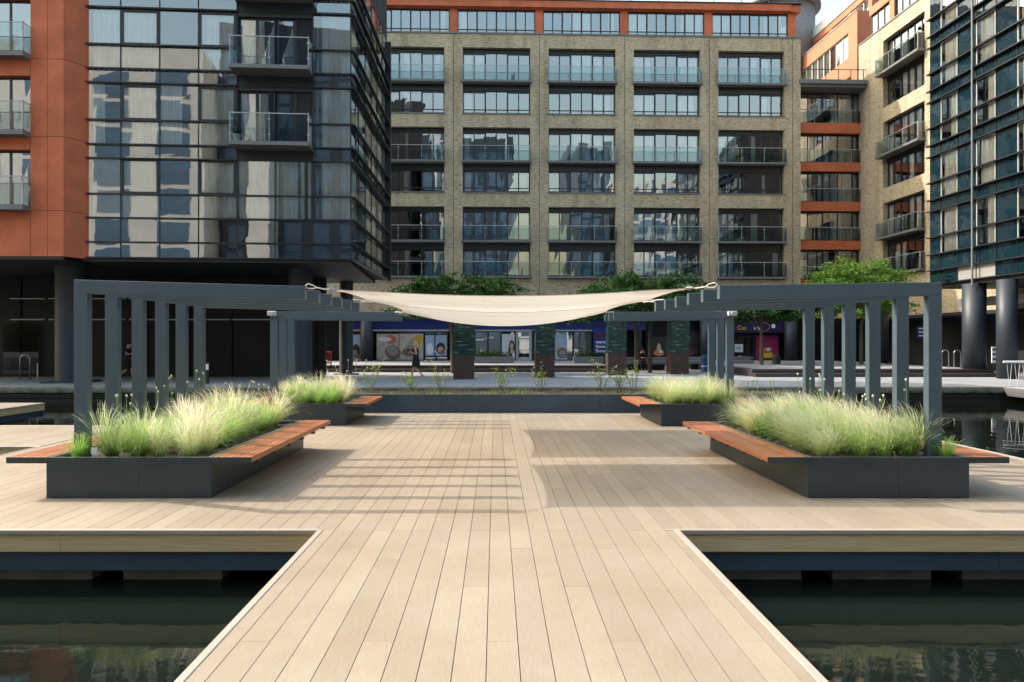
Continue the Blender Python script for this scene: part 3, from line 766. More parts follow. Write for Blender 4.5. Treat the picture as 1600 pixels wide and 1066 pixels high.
lv = [24.28, ROWS[0][1], ROWS[0][2], ROWS[1][1], ROWS[1][2], ROWS[2][1], ROWS[2][2] - .2, 3.6]
for c in bays:
    for k in range(0, 8, 2): b.box(c - HW, c + HW, .004, V1, lv[k + 1], lv[k])
b.build('wall', M['brick'], mainb)
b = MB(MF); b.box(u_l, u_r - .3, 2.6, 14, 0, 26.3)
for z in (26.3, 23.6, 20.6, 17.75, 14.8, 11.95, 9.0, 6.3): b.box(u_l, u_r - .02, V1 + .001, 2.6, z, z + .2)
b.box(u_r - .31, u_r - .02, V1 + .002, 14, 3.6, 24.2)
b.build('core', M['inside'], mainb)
for c in [q + PIT / 2 for q in bays[:-1]] + [u_r - .6]: b = MB(MF); b.box(c - .02, c + .02, .06, V1 - .02, 3.6, 24.27); b.build('movement_joint', M['frame'], mainb)
for c in bays:
    for (zs, zt, zb) in ROWS:
        b = MB(MF); b.box(c - HW + .001, c + HW - .001, .30, .46, zt - .26, zt - .002); b.build('window_head', M['frame'], mainb)
        b = MB(MF); b.box(c - HW + .001, c + HW - .001, .28, .46, zs - .62, zs - .152); b.build('window_head', M['frame'], mainb)
b = MB(MF); b.box(u_l, u_r + .04, -.05, .52, 24.28, 24.40); b.build('wall_coping', M['slab'], mainb)
for c in bays:
    for (zs, zt, zb) in ROWS[:2]: b = MB(MF); b.box(c - HW - .05, c + HW + .05, -.05, .27, zb - .08, zb - .001); b.build('window_sill', M['slab'], mainb)
# curtain schedule: bright reflections come from the sky; curtains are set per bay
r = random.Random(11)
def cur(r, bay=None):
    o = []
    if bay is not None:
        for a, c, p in (((.02, .14, .5), (.40, .52, .6), (.86, .97, .4)), ((.02, .15, .9), (.18, .31, .4), (.68, .98, .5)), ((.36, .64, .5), (.68, .82, .6), (.85, .98, .5)),
                        ((.02, .32, .9), (.69, .98, .85)), ((.02, .31, .7), (.52, .65, .7), (.69, .80, .4), (.85, .98, .6)))[bay]:
            if r.random() < p: o.append((a + r.uniform(0, .015), c - r.uniform(0, .06)))
        return o
    for a in range(6):
        q = r.random()
        if q < .48: o.append((a / 6 + .01, (a + 1) / 6 - .01))
        elif q < .60: o.append((a / 6 + .01, a / 6 + .08))
    return o
for bi, c in enumerate(bays):
    for ri, (zs, zt, zb) in enumerate(ROWS):
        window(mainb, MF, c - HW + .02, c + HW - .02, zs + .02, zt - .27, .33, 6, None, cur(r, bi), seed=bi * 10 + ri)
        window(mainb, MF, c - HW + .02, c + HW - .02, zb + (.02), zs - .63, .33, 6, zb + .35 if ri < 2 else None, cur(r, bi), seed=bi * 10 + ri + 5)
        balcony(mainb, MF, c - HW - .1, c + HW + .1, -.32, .27, zs, 1.05, 4)
    zs = ROWS[2][2]
    balcony(mainb, MF, c - HW - .1, c + HW + .1, -.32, .27, zs, 1.05, 4)
# red top storey
b = MB(MF); b.box(u_l, u_r - .72, .25, .55, 26.22, 26.75); b.box(u_r - .72, u_r, .0, .55, 26.24, 26.75); b.box(u_l, u_r - .72, -.08, .25, 26.28, 26.76)
for c in [q + PIT / 2 for q in [C0 - PIT * 2] + bays]: b.box(c - .29, c + .29, .24, .54, 24.40, 26.22)
b.build('parapet', M['terra'], mainb)
for bi, c in enumerate(bays):
    window(mainb, MF, c - PIT / 2 + .30, c + PIT / 2 - .30, 24.42, 26.2, .32, 8, 24.75, cur(r, bi), seed=70 + bi)
b = MB(MF); b.box(u_l, u_r + .08, -.14, .6, 26.77, 26.83)
b.build('parapet_coping', M['frame'], mainb)
b = MB(MF); b.tube([(u_l, .5, 27.75), (u_r, .5, 27.75)], .03, 6)
for i in range(20): b.box(u_l + 2.08 * i, u_l + 2.08 * i + .04, .48, .52, 26.83, 27.75)
b.build('roof_railing', M['frame'], mainb)
# ground floor of the main building: fascia, glazing, columns
MG = FM(0, 50.65, TH); K = .0475
def U(p): return (p - 774) * K
b = MB(MG); b.box(U(550), U(1010), -.1, .1, 2.70, 4.2); b.build('shop_fascia', M['shopblue'], mainb)
b = MB(MG); b.box(U(550), U(926), -.12, -.1, 2.60, 2.72); b.build('fascia_trim', M['grey'], mainb)
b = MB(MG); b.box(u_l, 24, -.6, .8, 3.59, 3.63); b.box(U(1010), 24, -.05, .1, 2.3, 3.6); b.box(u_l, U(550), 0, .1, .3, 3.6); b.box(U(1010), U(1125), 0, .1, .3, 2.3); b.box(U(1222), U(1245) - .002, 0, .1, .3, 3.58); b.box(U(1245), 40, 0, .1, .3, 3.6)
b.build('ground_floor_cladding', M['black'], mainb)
for i, (a, c, n) in enumerate(((551, 566, 1), (589, 663, 2), (664, 700, 2), (742, 783, 2), (866, 926, 2))):
    window(mainb, MG, U(a), U(c), .45, 2.6, 0, n, None, (), pairs=False, seed=200 + i, blind=(0, 1, .0) if i in (3, 4) else None)
window(mainb, MG, U(783), U(804), .45, 2.6, 0, 1, None, (), pairs=False, seed=209)
b = MB(MG); b.box(U(806), U(810), -.05, .05, .43, 2.6); b.box(U(827), U(831), -.05, .05, .43, 2.6); b.box(U(810), U(827), -.05, .05, 2.0, 2.1); b.box(U(810), U(827), -.05, .05, 2.5, 2.6)
b.box(U(810), U(827), -.045, .045, .43, .62); b.box(U(810), U(827), -.045, .045, 1.17, 1.22)
dr = b.build('door', M['grey'], mainb); b = MB(MG); b.quad((U(810), 0, .62), (U(827), 0, .62), (U(827), 0, 2.5), (U(810), 0, 2.5)); b.build('pane', M['pane'], dr)
for p in (577, 1233, 1100): b = MB(MG); b.cyl(U(p), -.9, .40, 3.6, .45, 24); b.build('column', M['cpost'], mainb, True)
for p in (706, 738, 836, 858, 940, 1000): b = MB(MG); b.box(U(p) - .18, U(p) + .18, -.14, .1, .40, 2.69); b.build('shop_pier', M['frame'], mainb)
# right hand shop front
for i, (a, c) in enumerate(((1128, 1150), (1152, 1184))): window(mainb, MG, U(a), U(c), .5, 2.3, -.05, 1, None, (), pairs=False, seed=230 + i)
b = MB(MG); b.box(U(1186), U(1222), -.02, .02, .5, 2.5); b.build('shop_window_vinyl', M['mag'], mainb)
# link with red bands, set between the block and the wing
LV = [(18.35, 17.58), (15.37, 14.70), (12.40, 11.70), (9.46, 8.79), (6.5, 5.8)]
for z1, z0 in LV: b = MB(MF); b.box(22.64, 28.6, .9, 1.2, z0, z1); b.build('red_band', M['terra'], mainb)
b = MB(MF); b.box(22.5, 28.7, -.1, 6, 20.95, 21.25); b.box(22.5, 28.7, .1, 6, 20.75, 20.949); b.build('canopy_roof', M['slab'], mainb)
b = MB(MF); b.box(22.7, 29.5, 3.2, 6, 4.2, 20.7)
for z1, z0 in LV: b.box(22.7, 29.0, 1.2, 3.2, z0 + .2, z0 + .35)
b.build('link_core', M['inside'], mainb)
tops = [20.7] + [z0 for z1, z0 in LV[:-1]]
for i, ((z1, z0), zt) in enumerate(zip(LV, tops)):
    window(mainb, MF, 22.66, 28.4, z1 + .02, zt - .02, 1.3, 5, None, cur(r)[:3], seed=300 + i)
    b = MB(MF); b.tube([(22.66, .95, z1 + 1.0), (28.5, .95, z1 + 1.0)], .025, 6)
    for k in range(5): b.box(22.7 + 1.42 * k, 22.74 + 1.42 * k, .93, .97, z1, z1 + 1)
    rl = b.build('balcony_railing', M['grey'], mainb); b = MB(MF); b.quad((22.68, .93, z1 + .05), (28.5, .93, z1 + .05), (28.5, .93, z1 + .95), (22.68, .93, z1 + .95)); b.build('balustrade_glass', M['rail'], rl)
b = MB(MF); b.tube([(22.6, .2, 22.1), (28.6, .2, 22.1)], .03, 6)
for k in range(7): b.box(22.7 + .95 * k, 22.74 + .95 * k, .18, .22, 21.25, 22.1)
b.build('roof_railing', M['frame'], mainb)

# ------------------------------------------------------------ brick wing running towards the viewer
wing = thing('brick_wing', 'brick wing with balconies between red banded link and right glass block', 'building', (28, 48, 0))
MW = FM(27.62, 51.9, -90 + TH)
b = MB(MW); wl = 15.0; o0, o1 = 3.1, 7.6
for a, c in ((0, o0), (o1, wl)): b.box(a, c, 0, .5, 3.6, 24.28)
for k in range(0, 8, 2): b.box(o0, o1, .004, .5, lv[k + 1], lv[k])
b.build('wall', M['brick'], wing)
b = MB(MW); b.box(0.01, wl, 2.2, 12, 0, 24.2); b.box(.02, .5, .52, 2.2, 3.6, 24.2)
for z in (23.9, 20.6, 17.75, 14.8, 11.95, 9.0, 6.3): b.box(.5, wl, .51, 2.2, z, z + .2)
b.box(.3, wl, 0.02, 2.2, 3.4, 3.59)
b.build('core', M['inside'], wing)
for ri, (zs, zt, zb) in enumerate(ROWS):
    window(wing, MW, o0 + .02, o1 - .02, zs + .02, zt - .05, .33, 6, None, cur(r), seed=400 + ri)
    window(wing, MW, o0 + .02, o1 - .02, zb + .02, zs - .45, .33, 6, None, cur(r), seed=410 + ri)
    balcony(wing, MW, o0 - .1, o1 + .1, -.55, .27, zs, 1.05, 4)
for (zs, zt, zb) in ROWS: b = MB(MW); b.box(o0 + .001, o1 - .001, .28, .46, zs - .45, zs - .152); b.build('window_head', M['frame'], wing)
balcony(wing, MW, o0 - .1, o1 + .1, -.4, .27, 6.6, 1.05, 4)
b = MB(MW); b.box(0, wl, -.05, .5, 24.28, 24.38); b.build('wall_coping', M['slab'], wing)
b = MB(MW); b.box(.8, wl, .35, .9, 26.15, 26.75)
for u in (3.2, 9.0): b.box(u, u + .55, .4, .8, 24.38, 26.15)
b.box(.81, wl, 1.2, 5, 24.38, 26.7)
b.build('parapet', M['terral'], wing)
for i, (a, c) in enumerate(((.85, 3.2), (3.75, 9.0), (9.55, 14.8))): window(wing, MW, a, c, 24.40, 26.14, .5, max(3, int((c - a) / .7)), None, cur(r)[:2], seed=430 + i, pairs=False)
# orange rear block seen over the link
rear = thing('orange_rear_building', 'sunlit orange rear block with window strips seen above the link roof', 'building', (29, 58, 0))
MR = FM(28.62, 54.0, -90 + TH)
b = MB(MR); ru = -14
for z0, z1 in ((18, 22.6), (23.2, 24.8), (26.85, 28.1)): b.box(ru, 0, 0, .4, z0, z1)
b.box(-1.3, 0, .002, .4, 24.8, 26.85); b.box(ru, -1.3, .35, 6, 18, 28.0); b.box(-1.3, -.002, .4, 6, 18, 28.05); b.box(ru, -9.5, .003, .35, 24.8, 26.85); b.box(ru, -3, 0, .36, 22.6, 23.2); b.box(-.9, 0, 0, .36, 22.6, 23.2)
b.box(ru, 0, 1.2, 1.6, 29.45, 30.0)
for k in range(5): b.box(-.6 - 3.0 * k, -.1 - 3.0 * k, 1.25, 1.6, 28.15, 29.45)
b.box(ru, 0, 2.2, 6, 28.1, 29.9)
b.build('wall', M['terral'], rear)
window(rear, MR, -9.5, -1.3, 24.8, 26.85, .12, 8, None, ((.0, .6),), 'wframe', seed=450, pairs=False)
for k in range(4): window(rear, MR, -3.1 - 3.0 * k, -.6 - 3.0 * k, 28.15, 29.4, 1.35, 3, None, ((.1, .8),), 'wframe', seed=455 + k, pairs=False)
b = MB(MR); b.box(ru, 0, -.06, .4, 28.1, 28.16); b.box(ru, 0, 1.12, 1.65, 30.0, 30.06); b.build('coping', M['grey'], rear)
b = MB(MR); b.box(ru, 0, 1.2, 1.22, 30.1, 30.95); b.build('frosted_balustrade', pm('frosted_white_glass', (.72, .74, .75), .3, .03, 2), rear)
b = MB(); b.cyl(27.3, 66, 27, 33.5, 3.3, 40); b.cyl(27.3, 66, 33.5, 33.8, 3.8, 40); b.build('roof_drum', M['conc'], rear, True)

# ------------------------------------------------------------ right glass building
rg = thing('teal_glass_building', 'teal glass office block at right with white framed windows and black columns', 'building', (24, 34, 0))
MT = FM(24.02, 37.75, -90 + TH)
MOD = 1.3; U0 = .9; fl = [(4.94, 6.55)] + [(6.55 + 3.0 * k, 9.55 + 3.0 * k) for k in range(5)]
cells, win = MB(MT), []
NW = 13; UE = U0 + NW * MOD
b = MB(MT)
for k in range(-1, NW):
    a, c = (0, U0) if k < 0 else (U0 + k * MOD, U0 + (k + 1) * MOD); iswin = k >= 0 and k % 2 == 0
    for j, (z0, z1) in enumerate(fl):
        segs = [(z0, z0 + .75), (z0 + .75, z1)] if j == 0 else [(z0, z0 + .95), (z0 + .95, z1 - .62), (z1 - .62, z1)]
        for si, (q0, q1) in enumerate(segs):
            if j > 0 and iswin and si < 2: continue
            if j == 0 and si == 0 and k in (1, 2): continue
            t4 = [rnd.uniform(-.006, .006) for _ in range(4)]
            b.quad((a + .015, t4[0], q0 + .01), (c - .015, t4[1], q0 + .01), (c - .015, t4[2], q1 - .01), (a + .015, t4[3], q1 - .01))
b.build('spandrel_glass', M['teal'], rg)
b = MB(MT); b.box(U0 + MOD, U0 + 3 * MOD, 0, .03, 4.95, 5.68); b.build('grey_panel', pm('stone_grey_panel', (.27, .265, .25), .6, .06, 2), rg)
for k in range(0, NW, 2):
    a, c = U0 + k * MOD, U0 + (k + 1) * MOD
    for j, (z0, z1) in enumerate(fl[1:]):
        q = r.random(); cc = ((.12, .97),) if q < .7 else (((.5, .95),) if q < .92 else ())
        window(rg, MT, a + .02, c - .02, z0 + .01, z1 - .63, -.02, 1, z0 + .95, cc, 'wframe', 'curtw', .045, 500 + k * 10 + j, False)
b = MB(MT)
for j, (z0, z1) in enumerate(fl):
    for z in ((z0, z0 + .75) if j == 0 else (z0, z0 + .95, z1 - .62)): b.box(0, UE, -.22, -.03, z - .03, z + .03)
b.build('fin', M['frame'], rg)
b = MB(MT)
for k in range(NW + 1): b.box(U0 + k * MOD - .02, U0 + k * MOD + .02, -.025, .04, 4.94, 21.5)
b.build('mullion', M['frame'], rg)
b = MB(MT); b.tube([(U0 + 2 * MOD + .12, -.3, 4.6), (U0 + 2 * MOD + .12, -.3, 22)], .05, 8); b.build('downpipe', M['slab'], rg)
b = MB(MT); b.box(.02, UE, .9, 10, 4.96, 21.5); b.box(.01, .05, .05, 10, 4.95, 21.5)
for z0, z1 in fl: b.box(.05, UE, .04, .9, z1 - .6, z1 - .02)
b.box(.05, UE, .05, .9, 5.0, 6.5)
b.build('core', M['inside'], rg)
b = MB(MT); b.box(-.02, UE, -.05, 10, 4.72, 4.93); b.build('soffit', M['soffit'], rg)
b = MB(MT); b.box(0, UE, 1.6, 1.9, 3.7, 4.15); b.build('soffit_band', M['slab'], rg)
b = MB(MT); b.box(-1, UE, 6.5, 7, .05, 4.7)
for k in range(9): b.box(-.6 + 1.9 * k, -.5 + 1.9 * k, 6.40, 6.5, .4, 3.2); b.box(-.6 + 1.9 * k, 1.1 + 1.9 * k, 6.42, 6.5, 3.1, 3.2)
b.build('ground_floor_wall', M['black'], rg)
for x, Y, rr in ((X_(1516, 34.6) + .2, 34.6, .52), (X_(1570, 32.2) + .1, 32.2, .42), (X_(1375, 44), 44, .5), (29.5, 33.5, .45)):
    b = MB(); b.cyl(x, Y, .05, 4.72, rr, 28); b.build('column', M['cpost'], rg, True)
b = MB(MT); b.tube([(1.75, -.05, 5.25), (1.75, -.35, 5.2), (1.75, -.35, 5.05)], .03, 6); b.box(1.6, 1.95, -.42, -.30, 4.95, 5.07); b.build('security_camera', M['black'], rg)

# ------------------------------------------------------------ left glass building
lg = thing('glass_corner_building', 'dark glass apartment block at left with black fins and a sharp corner', 'building', (-11, 28, 0))
ML = FM(-5.91, 27.9, 3.8); MS = FM(-5.91, 27.9, 90)
PWD = 1.515; NP = 7; LX0 = -PWD * NP
bands = [(5.14, 5.76, 'd'), (5.76, 6.73, 'd'), (6.73, 7.68, 'w'), (7.68, 9.10, 'w'), (9.10, 9.66, 'd'), (9.66, 10.63, 'w'), (10.63, 12.12, 'w'), (12.12, 12.68, 'd'),
         (12.68, 13.64, 'w'), (13.64, 15.12, 'w'), (15.12, 15.68, 'd'), (15.68, 16.64, 'w'), (16.64, 18.1, 'w')]
BALC = (4, 5)                                         # panels with balconies on the upper floors
rl_ = random.Random(21)
SLEN = 9.3; NSP = 6
def glaze(Mx, cells, parent, seed):
    for i, (a, c, z0, z1, kind, cv) in enumerate(cells):
        t4 = [rl_.uniform(-.0018, .0018) for _ in range(4)]
        b = MB(Mx); b.quad((a + .012, t4[0], z0 + .012), (c - .012, t4[1], z0 + .012), (c - .012, t4[2], z1 - .012), (a + .012, t4[3], z1 - .012))
        p = b.build('glazing_panel', M['curtw'], parent)
        if cv == 'c':
            b = MB(Mx); b.folds(a + .03, c - .03, .12, z0 + .02, z1, .06, .07, seed + int(a * 10)); b.build('curtain', M['curtain'], p)
        elif cv == 'h':
            b = MB(Mx); b.folds(a + .03, a + (c - a) * .55, .12, z0 + .02, z1, .06, .07, seed + int(a * 10)); b.build('curtain', M['curtain'], p)
        elif cv == 'b':
            b = MB(Mx); b.box(a + .05, c - .05, .10, .11, z0 + .02, z1); b.build('blind', M['blind'], p)
cover = {0: 'bhcc', 1: 'bccb', 2: '.h.h', 3: 'cccb', 4: 'cccc', 5: 'cccc', 6: 'cccc'}
cells = []
for k in range(NP):
    a, c = LX0 + k * PWD, LX0 + (k + 1) * PWD
    for z0, z1, kd in bands:
        fi = 0 if z0 < 9.2 else 1 if z0 < 12.2 else 2 if z0 < 15.3 else 3
        if k in BALC and z0 >= 9.1: continue
        cells.append((a, c, z0, z1, kd, cover[k][fi] if kd == 'w' else '.'))
glaze(ML, cells, lg, 600)
cells = []
for k in range(NSP):
    a, c = SLEN * k / NSP, SLEN * (k + 1) / NSP
    merged = [(5.14, 6.73, 'd'), (6.73, 9.1, 'w'), (9.1, 9.66, 'd'), (9.66, 12.12, 'w'), (12.12, 12.68, 'd'), (12.68, 15.12, 'w'), (15.12, 15.68, 'd'), (15.68, 18.1, 'w')]
    for z0, z1, kd in merged: cells.append((a, c, z0, z1, kd, rl_.choice('c..') if kd == 'w' else '.'))
glaze(MS, cells, lg, 700)
b = MB(ML); b2 = MB(MS)
for z0, z1, kd in bands:
    if z0 >= 9.1:
        b.box(LX0, LX0 + 4 * PWD, -.13, -.02, z0 - .025, z0 + .025); b.box(LX0 + 6 * PWD, .14, -.13, -.02, z0 - .025, z0 + .025)
    else: b.box(LX0, .14, -.13, -.02, z0 - .025, z0 + .025)
    b2.box(.0, SLEN + .3, -.20, -.02, z0 - .028, z0 + .028)
b.build('front_fin', M['frame'], lg); b2.build('side_fin', M['frame'], lg)
b = MB(ML)
for k in range(NP + 1):
    x = LX0 + k * PWD
    if k == 5: b.box(x - .02, x + .02, -.02, .05, 5.14, 9.1)
    else: b.box(x - .022, x + .022, -.02, .05, 5.14, 18.1)
for k in (1, 3):                                       # heavier opening frames
    for z0 in (7.68, 10.63, 13.64):
        a, c, z1 = LX0 + k * PWD, LX0 + (k + 1) * PWD, z0 + 1.45
        if k in BALC and z0 > 9: continue
        b.box(a + .03, a + .12, -.03, .02, z0 + .03, z1 - .03); b.box(c - .12, c - .03, -.03, .02, z0 + .03, z1 - .03); b.box(a + .12, c - .12, -.03, .02, z1 - .12, z1 - .03); b.box(a + .12, c - .12, -.03, .02, z0 + .03, z0 + .11)
for k in range(1, NSP + 1): b.M = MS; b.box(SLEN * k / NSP - .02, SLEN * k / NSP + .02, -.02, .05, 5.14, 18.1)
b.box(SLEN - .1, SLEN + .1, -.22, .1, 5.14, 18.1)
b.build('mullion', M['frame'], lg)
b = MB(ML)
for z in (9.05, 12.05, 15.05): b.box(LX0, -.05, .06, 1.5, z + .08, z + .55)
b.box(LX0, -.05, .06, 1.4, 5.16, 6.65)
b.box(LX0, -.3, 1.5, 9.0, 5.16, 24); b.box(LX0 + 4 * PWD, LX0 + 4 * PWD + .05, .0, 1.5, 9.7, 18); b.box(LX0 + 6 * PWD - .05, LX0 + 6 * PWD, .0, 1.5, 9.7, 18)
b.box(LX0, 0, -.01, 1.6, 18.12, 24)
b.M = MS
for z in (9.05, 12.05, 15.05): b.box(.5, SLEN, .06, 1.2, z + .08, z + .55)
b.box(.5, SLEN, .06, 1.2, 5.16, 6.65); b.box(0, SLEN, 1.2, 5.5, 5.17, 18.12)
b.box(0.1, SLEN, .0, 1.6, 18.13, 24)
b.build('core', M['inside'], lg)
for zf, zt in ((9.66, 12.1), (12.68, 15.1), (15.68, 18.1)):
    for k in (0, 1):
        a = LX0 + (4 + k) * PWD; window(lg, ML, a + .05, a + PWD - .02, zf, zt - .15, .12, 2, None, ((.04, .47), (.53, .96)), 'frame', 'curtw', .07, 800 + k + int(zf), False)
    for q0, q1 in ((zf - .56, zf - .02), (zt - .15, zt)): b = MB(ML); b.box(LX0 + 4 * PWD, LX0 + 6 * PWD, .02, .10, q0, q1); b.build('door_surround', M['frame'], lg)
    balcony(lg, ML, LX0 + 3.96 * PWD, LX0 + 6.0 * PWD, -.85, .0, zf + .02, 1.10, 3, .15, 'slab')
b = MB(ML); b.box(LX0, .0, -.05, 9.3, 4.98, 5.12); b.build('soffit', M['soffit'], lg)
for x, Y, rr in ((X_(112, 29.2), 29.2, .62), (X_(469, 30.2), 30.2, .52), (X_(541, 36.2), 36.2, .36), (X_(289, 29.6) - 20, 31, .6)):
    b = MB(); b.cyl(x, Y, .12, 4.98, rr, 28); b.bbox(x - rr - .2, x + rr + .2, Y - rr - .2, Y + rr + .2, .04, .12, .02); b.build('column', M['cpost'], lg)
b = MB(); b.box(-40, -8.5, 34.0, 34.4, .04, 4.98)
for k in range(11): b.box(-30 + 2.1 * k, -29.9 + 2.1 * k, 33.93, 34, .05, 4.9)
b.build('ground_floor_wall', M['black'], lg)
b = MB()
for z in (Z_(467, 34), Z_(499.5, 34)):
    for x0, x1 in ((-34, -26.2), (-24.1, -22.4), (-22.2, -20.4), (-20.2, -18.4), (-18.2, -15.6), (-15.5, -13.2), (-13.1, -11.2)): b.box(x0, x1, 33.90, 33.99, z - .03, z + .03)
b.build('light_reveal', M['grey'], lg)
b = MB(); b.quad((X_(60, 33.8), 33.8, .2), (X_(5, 33.8), 33.8, .2), (X_(5, 33.8), 33.8, 2.7), (X_(60, 33.8), 33.8, 2.7)); b.build('entrance_glass', glass('dim_entrance_glass', (.4, .45, .45), .0, .0005, 1, (.3, .32, .34)), lg)
# red block at the far left
rb = thing('terracotta_apartment_building', 'terracotta panelled apartment block at the left edge with small balconies', 'building', (-20, 27, 0))
MB_ = FM(-16.70, 26.42, 1.2)
def redpanels(u0, u1, zs, Mx, bb):
    for z0, z1 in zip(zs[:-1], zs[1:]): bb.box(u0 + .008, u1 - .008, 0, .3, z0 + .008, z1 - .008)
zs = [5.08, 6.86, 9.72, 12.72, 15.72, 18.7, 21.7]
b = MB(MB_); redpanels(-.62, 0, zs, MB_, b); redpanels(-1.28, -.62, zs, MB_, b)
for k in range(6):
    b.box(-14, -1.296, .003, .3, zs[k] + .008, zs[k + 1] - .008) if k == 0 else b.box(-14, -1.296, .003, .3, zs[k] + 2.35, zs[k + 1] - .008)
    if k: b.box(-14, -4.8, .002, .3, zs[k] + .008, zs[k] + 2.34)
MC = FM(-16.70, 26.42, 58); b.M = MC; redpanels(0.0, 1.12, zs, MC, b)
b.build('wall', M['terra'], rb)
b = MB(MB_); b.box(-14, -.02, .31, 9, 5.06, 21.7); b.build('core', M['inside'], rb)
b = MB(MB_)
b.box(-14, .0, .0, 9, 4.96, 5.07); b.build('soffit', M['soffit'], rb)
for k in range(1, 5):
    window(rb, MB_, -4.79, -1.30, zs[k] + .1, zs[k] + 2.34, .2, 4, None, ((.55, .98),) if k != 3 else ((.8, .98),), seed=900 + k)
    balcony(rb, MB_, -5.0, -1.27, -.45, .19, zs[k] + .15, 1.08, 4, .2)

# ------------------------------------------------------------ buildings across the water behind the viewer (seen in the glass)
def opposite(x0, x1, y, H, mat, wm, nc, label, fl=3.3, wf=.30):
    t = thing('opposite_building', label, 'building', ((x0 + x1) / 2, y, 0)); Mx = FM(x1, y, 180)
    b = MB(Mx); b.box(0, x1 - x0, 0, 12, 0.05, H); b.build('wall', mat, t)
    if not nc: return
    W = (x1 - x0) / nc; q = MB(); q.box(-W * wf, W * wf, -.03, .03, 0, fl * .84); o = q.build('window', wm); first = True
    for i in range(int((H - 3) / fl)):
        for k in range(nc):
            n = o if first else o.copy()
            if not first: col.objects.link(n)
            first = False; n.parent = t; n.location = ((x1 - W * (k + .5)) - t.location.x, .02, 3 + i * fl)
M['bluewin'] = pm('blue_reflecting_window', (.07, .14, .23), .15, .3, .3)
M['darkb'] = pm('dark_blue_cladding', (.035, .05, .075), .4, .2, .4)
opposite(-60, -27, -27, 36, M['stone'], M['bluewin'], 5, 'pale stone block with blue windows, across the water behind the viewer', 3.4, .27)
opposite(-26.5, -5.5, -33, 42, M['darkb'], M['bluewin'], 6, 'dark blue tower behind the viewer, left of the slim pale stair tower', 3.6)
opposite(-22, -19.6, -27, 44, M['stone'], M['bluewin'], 0, 'slim pale stair tower without windows, behind the viewer')
opposite(-5, -1.5, -36, 48, M['stone'], M['bluewin'], 1, 'narrow pale tower with one column of windows, behind the viewer')
opposite(-1, 9, -34, 42, M['darkb'], M['bluewin'], 4, 'dark blue block behind the viewer, beside the narrow pale tower')
opposite(9.5, 20, -30, 15, M['stone'], M['bluewin'], 4, 'low pale block behind the viewer')
opposite(20.5, 27, -30, 40, M['darkb'], M['bluewin'], 2, 'slim dark tower behind the viewer, right of the low pale block')
opposite(29, 41, -30, 33, M['stone'], M['bluewin'], 4, 'tall pale stone tower behind the viewer at right')
opposite(43, 70, -30, 36, M['darkb'], M['bluewin'], 5, 'broad dark tower behind the viewer at far right', 3.9)

# ------------------------------------------------------------ sculptural pillars on the quay
for i, (p, yb, w_, lab) in enumerate(((725, 592, .95, 'brown and green glass pillar nearest, left of the shop door'), (850.5, 589.5, .93, 'brown and green glass pillar right of the shop door'), (962, 586, .95, 'brown and green glass pillar left of the seated person'), (1058.5, 584.6, .97, 'brown and green glass pillar farthest right, by the blue bin'))):
    x, y = px(p, yb, .05); t = thing('glass_pillar', lab, 'sculpture', (x, y, .05), 'brown and green glass pillars on the quay'); h = w_ / 2; zz = 1.20
    def prism(a, c, lean0, lean1, tw):
        b = MB(); vs = []; n = 9
        for j in range(n):
            q = j / (n - 1); z = a + (c - a) * q; an = tw * q
            for sx, sy in ((-1, -1), (1, -1), (1, 1), (-1, 1)):
                X, Yy = sx * h, sy * h; vs.append((x + X * math.cos(an) - Yy * math.sin(an) + lean0 + (lean1 - lean0) * q, y + X * math.sin(an) + Yy * math.cos(an), z))
        fs = [(0, 3, 2, 1), tuple((n - 1) * 4 + k for k in range(4))]
        for j in range(n - 1):
            for k in range(4): fs.append((j * 4 + k, j * 4 + (k + 1) % 4, j * 4 + 4 + (k + 1) % 4, j * 4 + 4 + k))
        return b.add(vs, fs)
    prism(.05, zz, 0, 0, 0).build('pillar_base', M['corten'], t); prism(zz + .003, 3.45, 0, .06, (.1, .05, -.06, .04)[i]).build('pillar_glass', M['totem'], t)

# ------------------------------------------------------------ posters, signs and shop things
def poster(p0, p1, z0, z1, bgm, shapes, label, v=-.16, cat='poster', name='window_poster'):
    b = MB(MG); mats = [bgm]; b.box(U(p0), U(p1), v, v + .012, z0, z1)
    for k, (mt, fn) in enumerate(shapes):
        if mt not in mats: mats.append(mt)
        b.m = mats.index(mt); fn(b, v - .004 * (k + 1))
    o = b.build(name, mats); tag(o, label, cat); return o
cream = pm('poster_cream', (.52, .44, .36), .6, .15, 3); brown = pm('poster_brown', (.22, .13, .07), .6, .35, 14); pink = pm('poster_red', (.55, .17, .10), .6, .2, 5)
skyb = pm('poster_sky', (.35, .45, .62), .6, .15, 2); gr = pm('poster_grey', (.30, .29, .27), .6, .4, 9); ora = pm('poster_orange', (.62, .36, .03), .6, .15, 5); dk = pm('poster_dark', (.03, .022, .018), .6, .3, 8); skn = pm('poster_skin', (.55, .36, .27), .6, .06, 5); wh = M['white']
poster(551, 565, .55, 2.35, skyb, [(dk, lambda b, v: b.disc(U(558.5), v, 1.15, .29, .5)), (gr, lambda b, v: b.disc(U(556), v, 1.0, .2, .22)), (brown, lambda b, v: b.disc(U(560), v, .75, .25, .17))], 'tall poster of piled stones in a shop window left of dark column')
poster(590, 624, .50, 2.40, cream, [(pink, lambda b, v: b.disc(U(611), v, 2.0, .45, .33)), (wh, lambda b, v: b.disc(U(602), v, 2.0, .5, .18)), (brown, lambda b, v: b.disc(U(615), v, 1.05, .58, .52, 20, -.5)), (gr, lambda b, v: b.disc(U(614), v, 1.16, .44, .36, 20, -.5))], 'poster of a cut loaf on a pale table in the shop window')
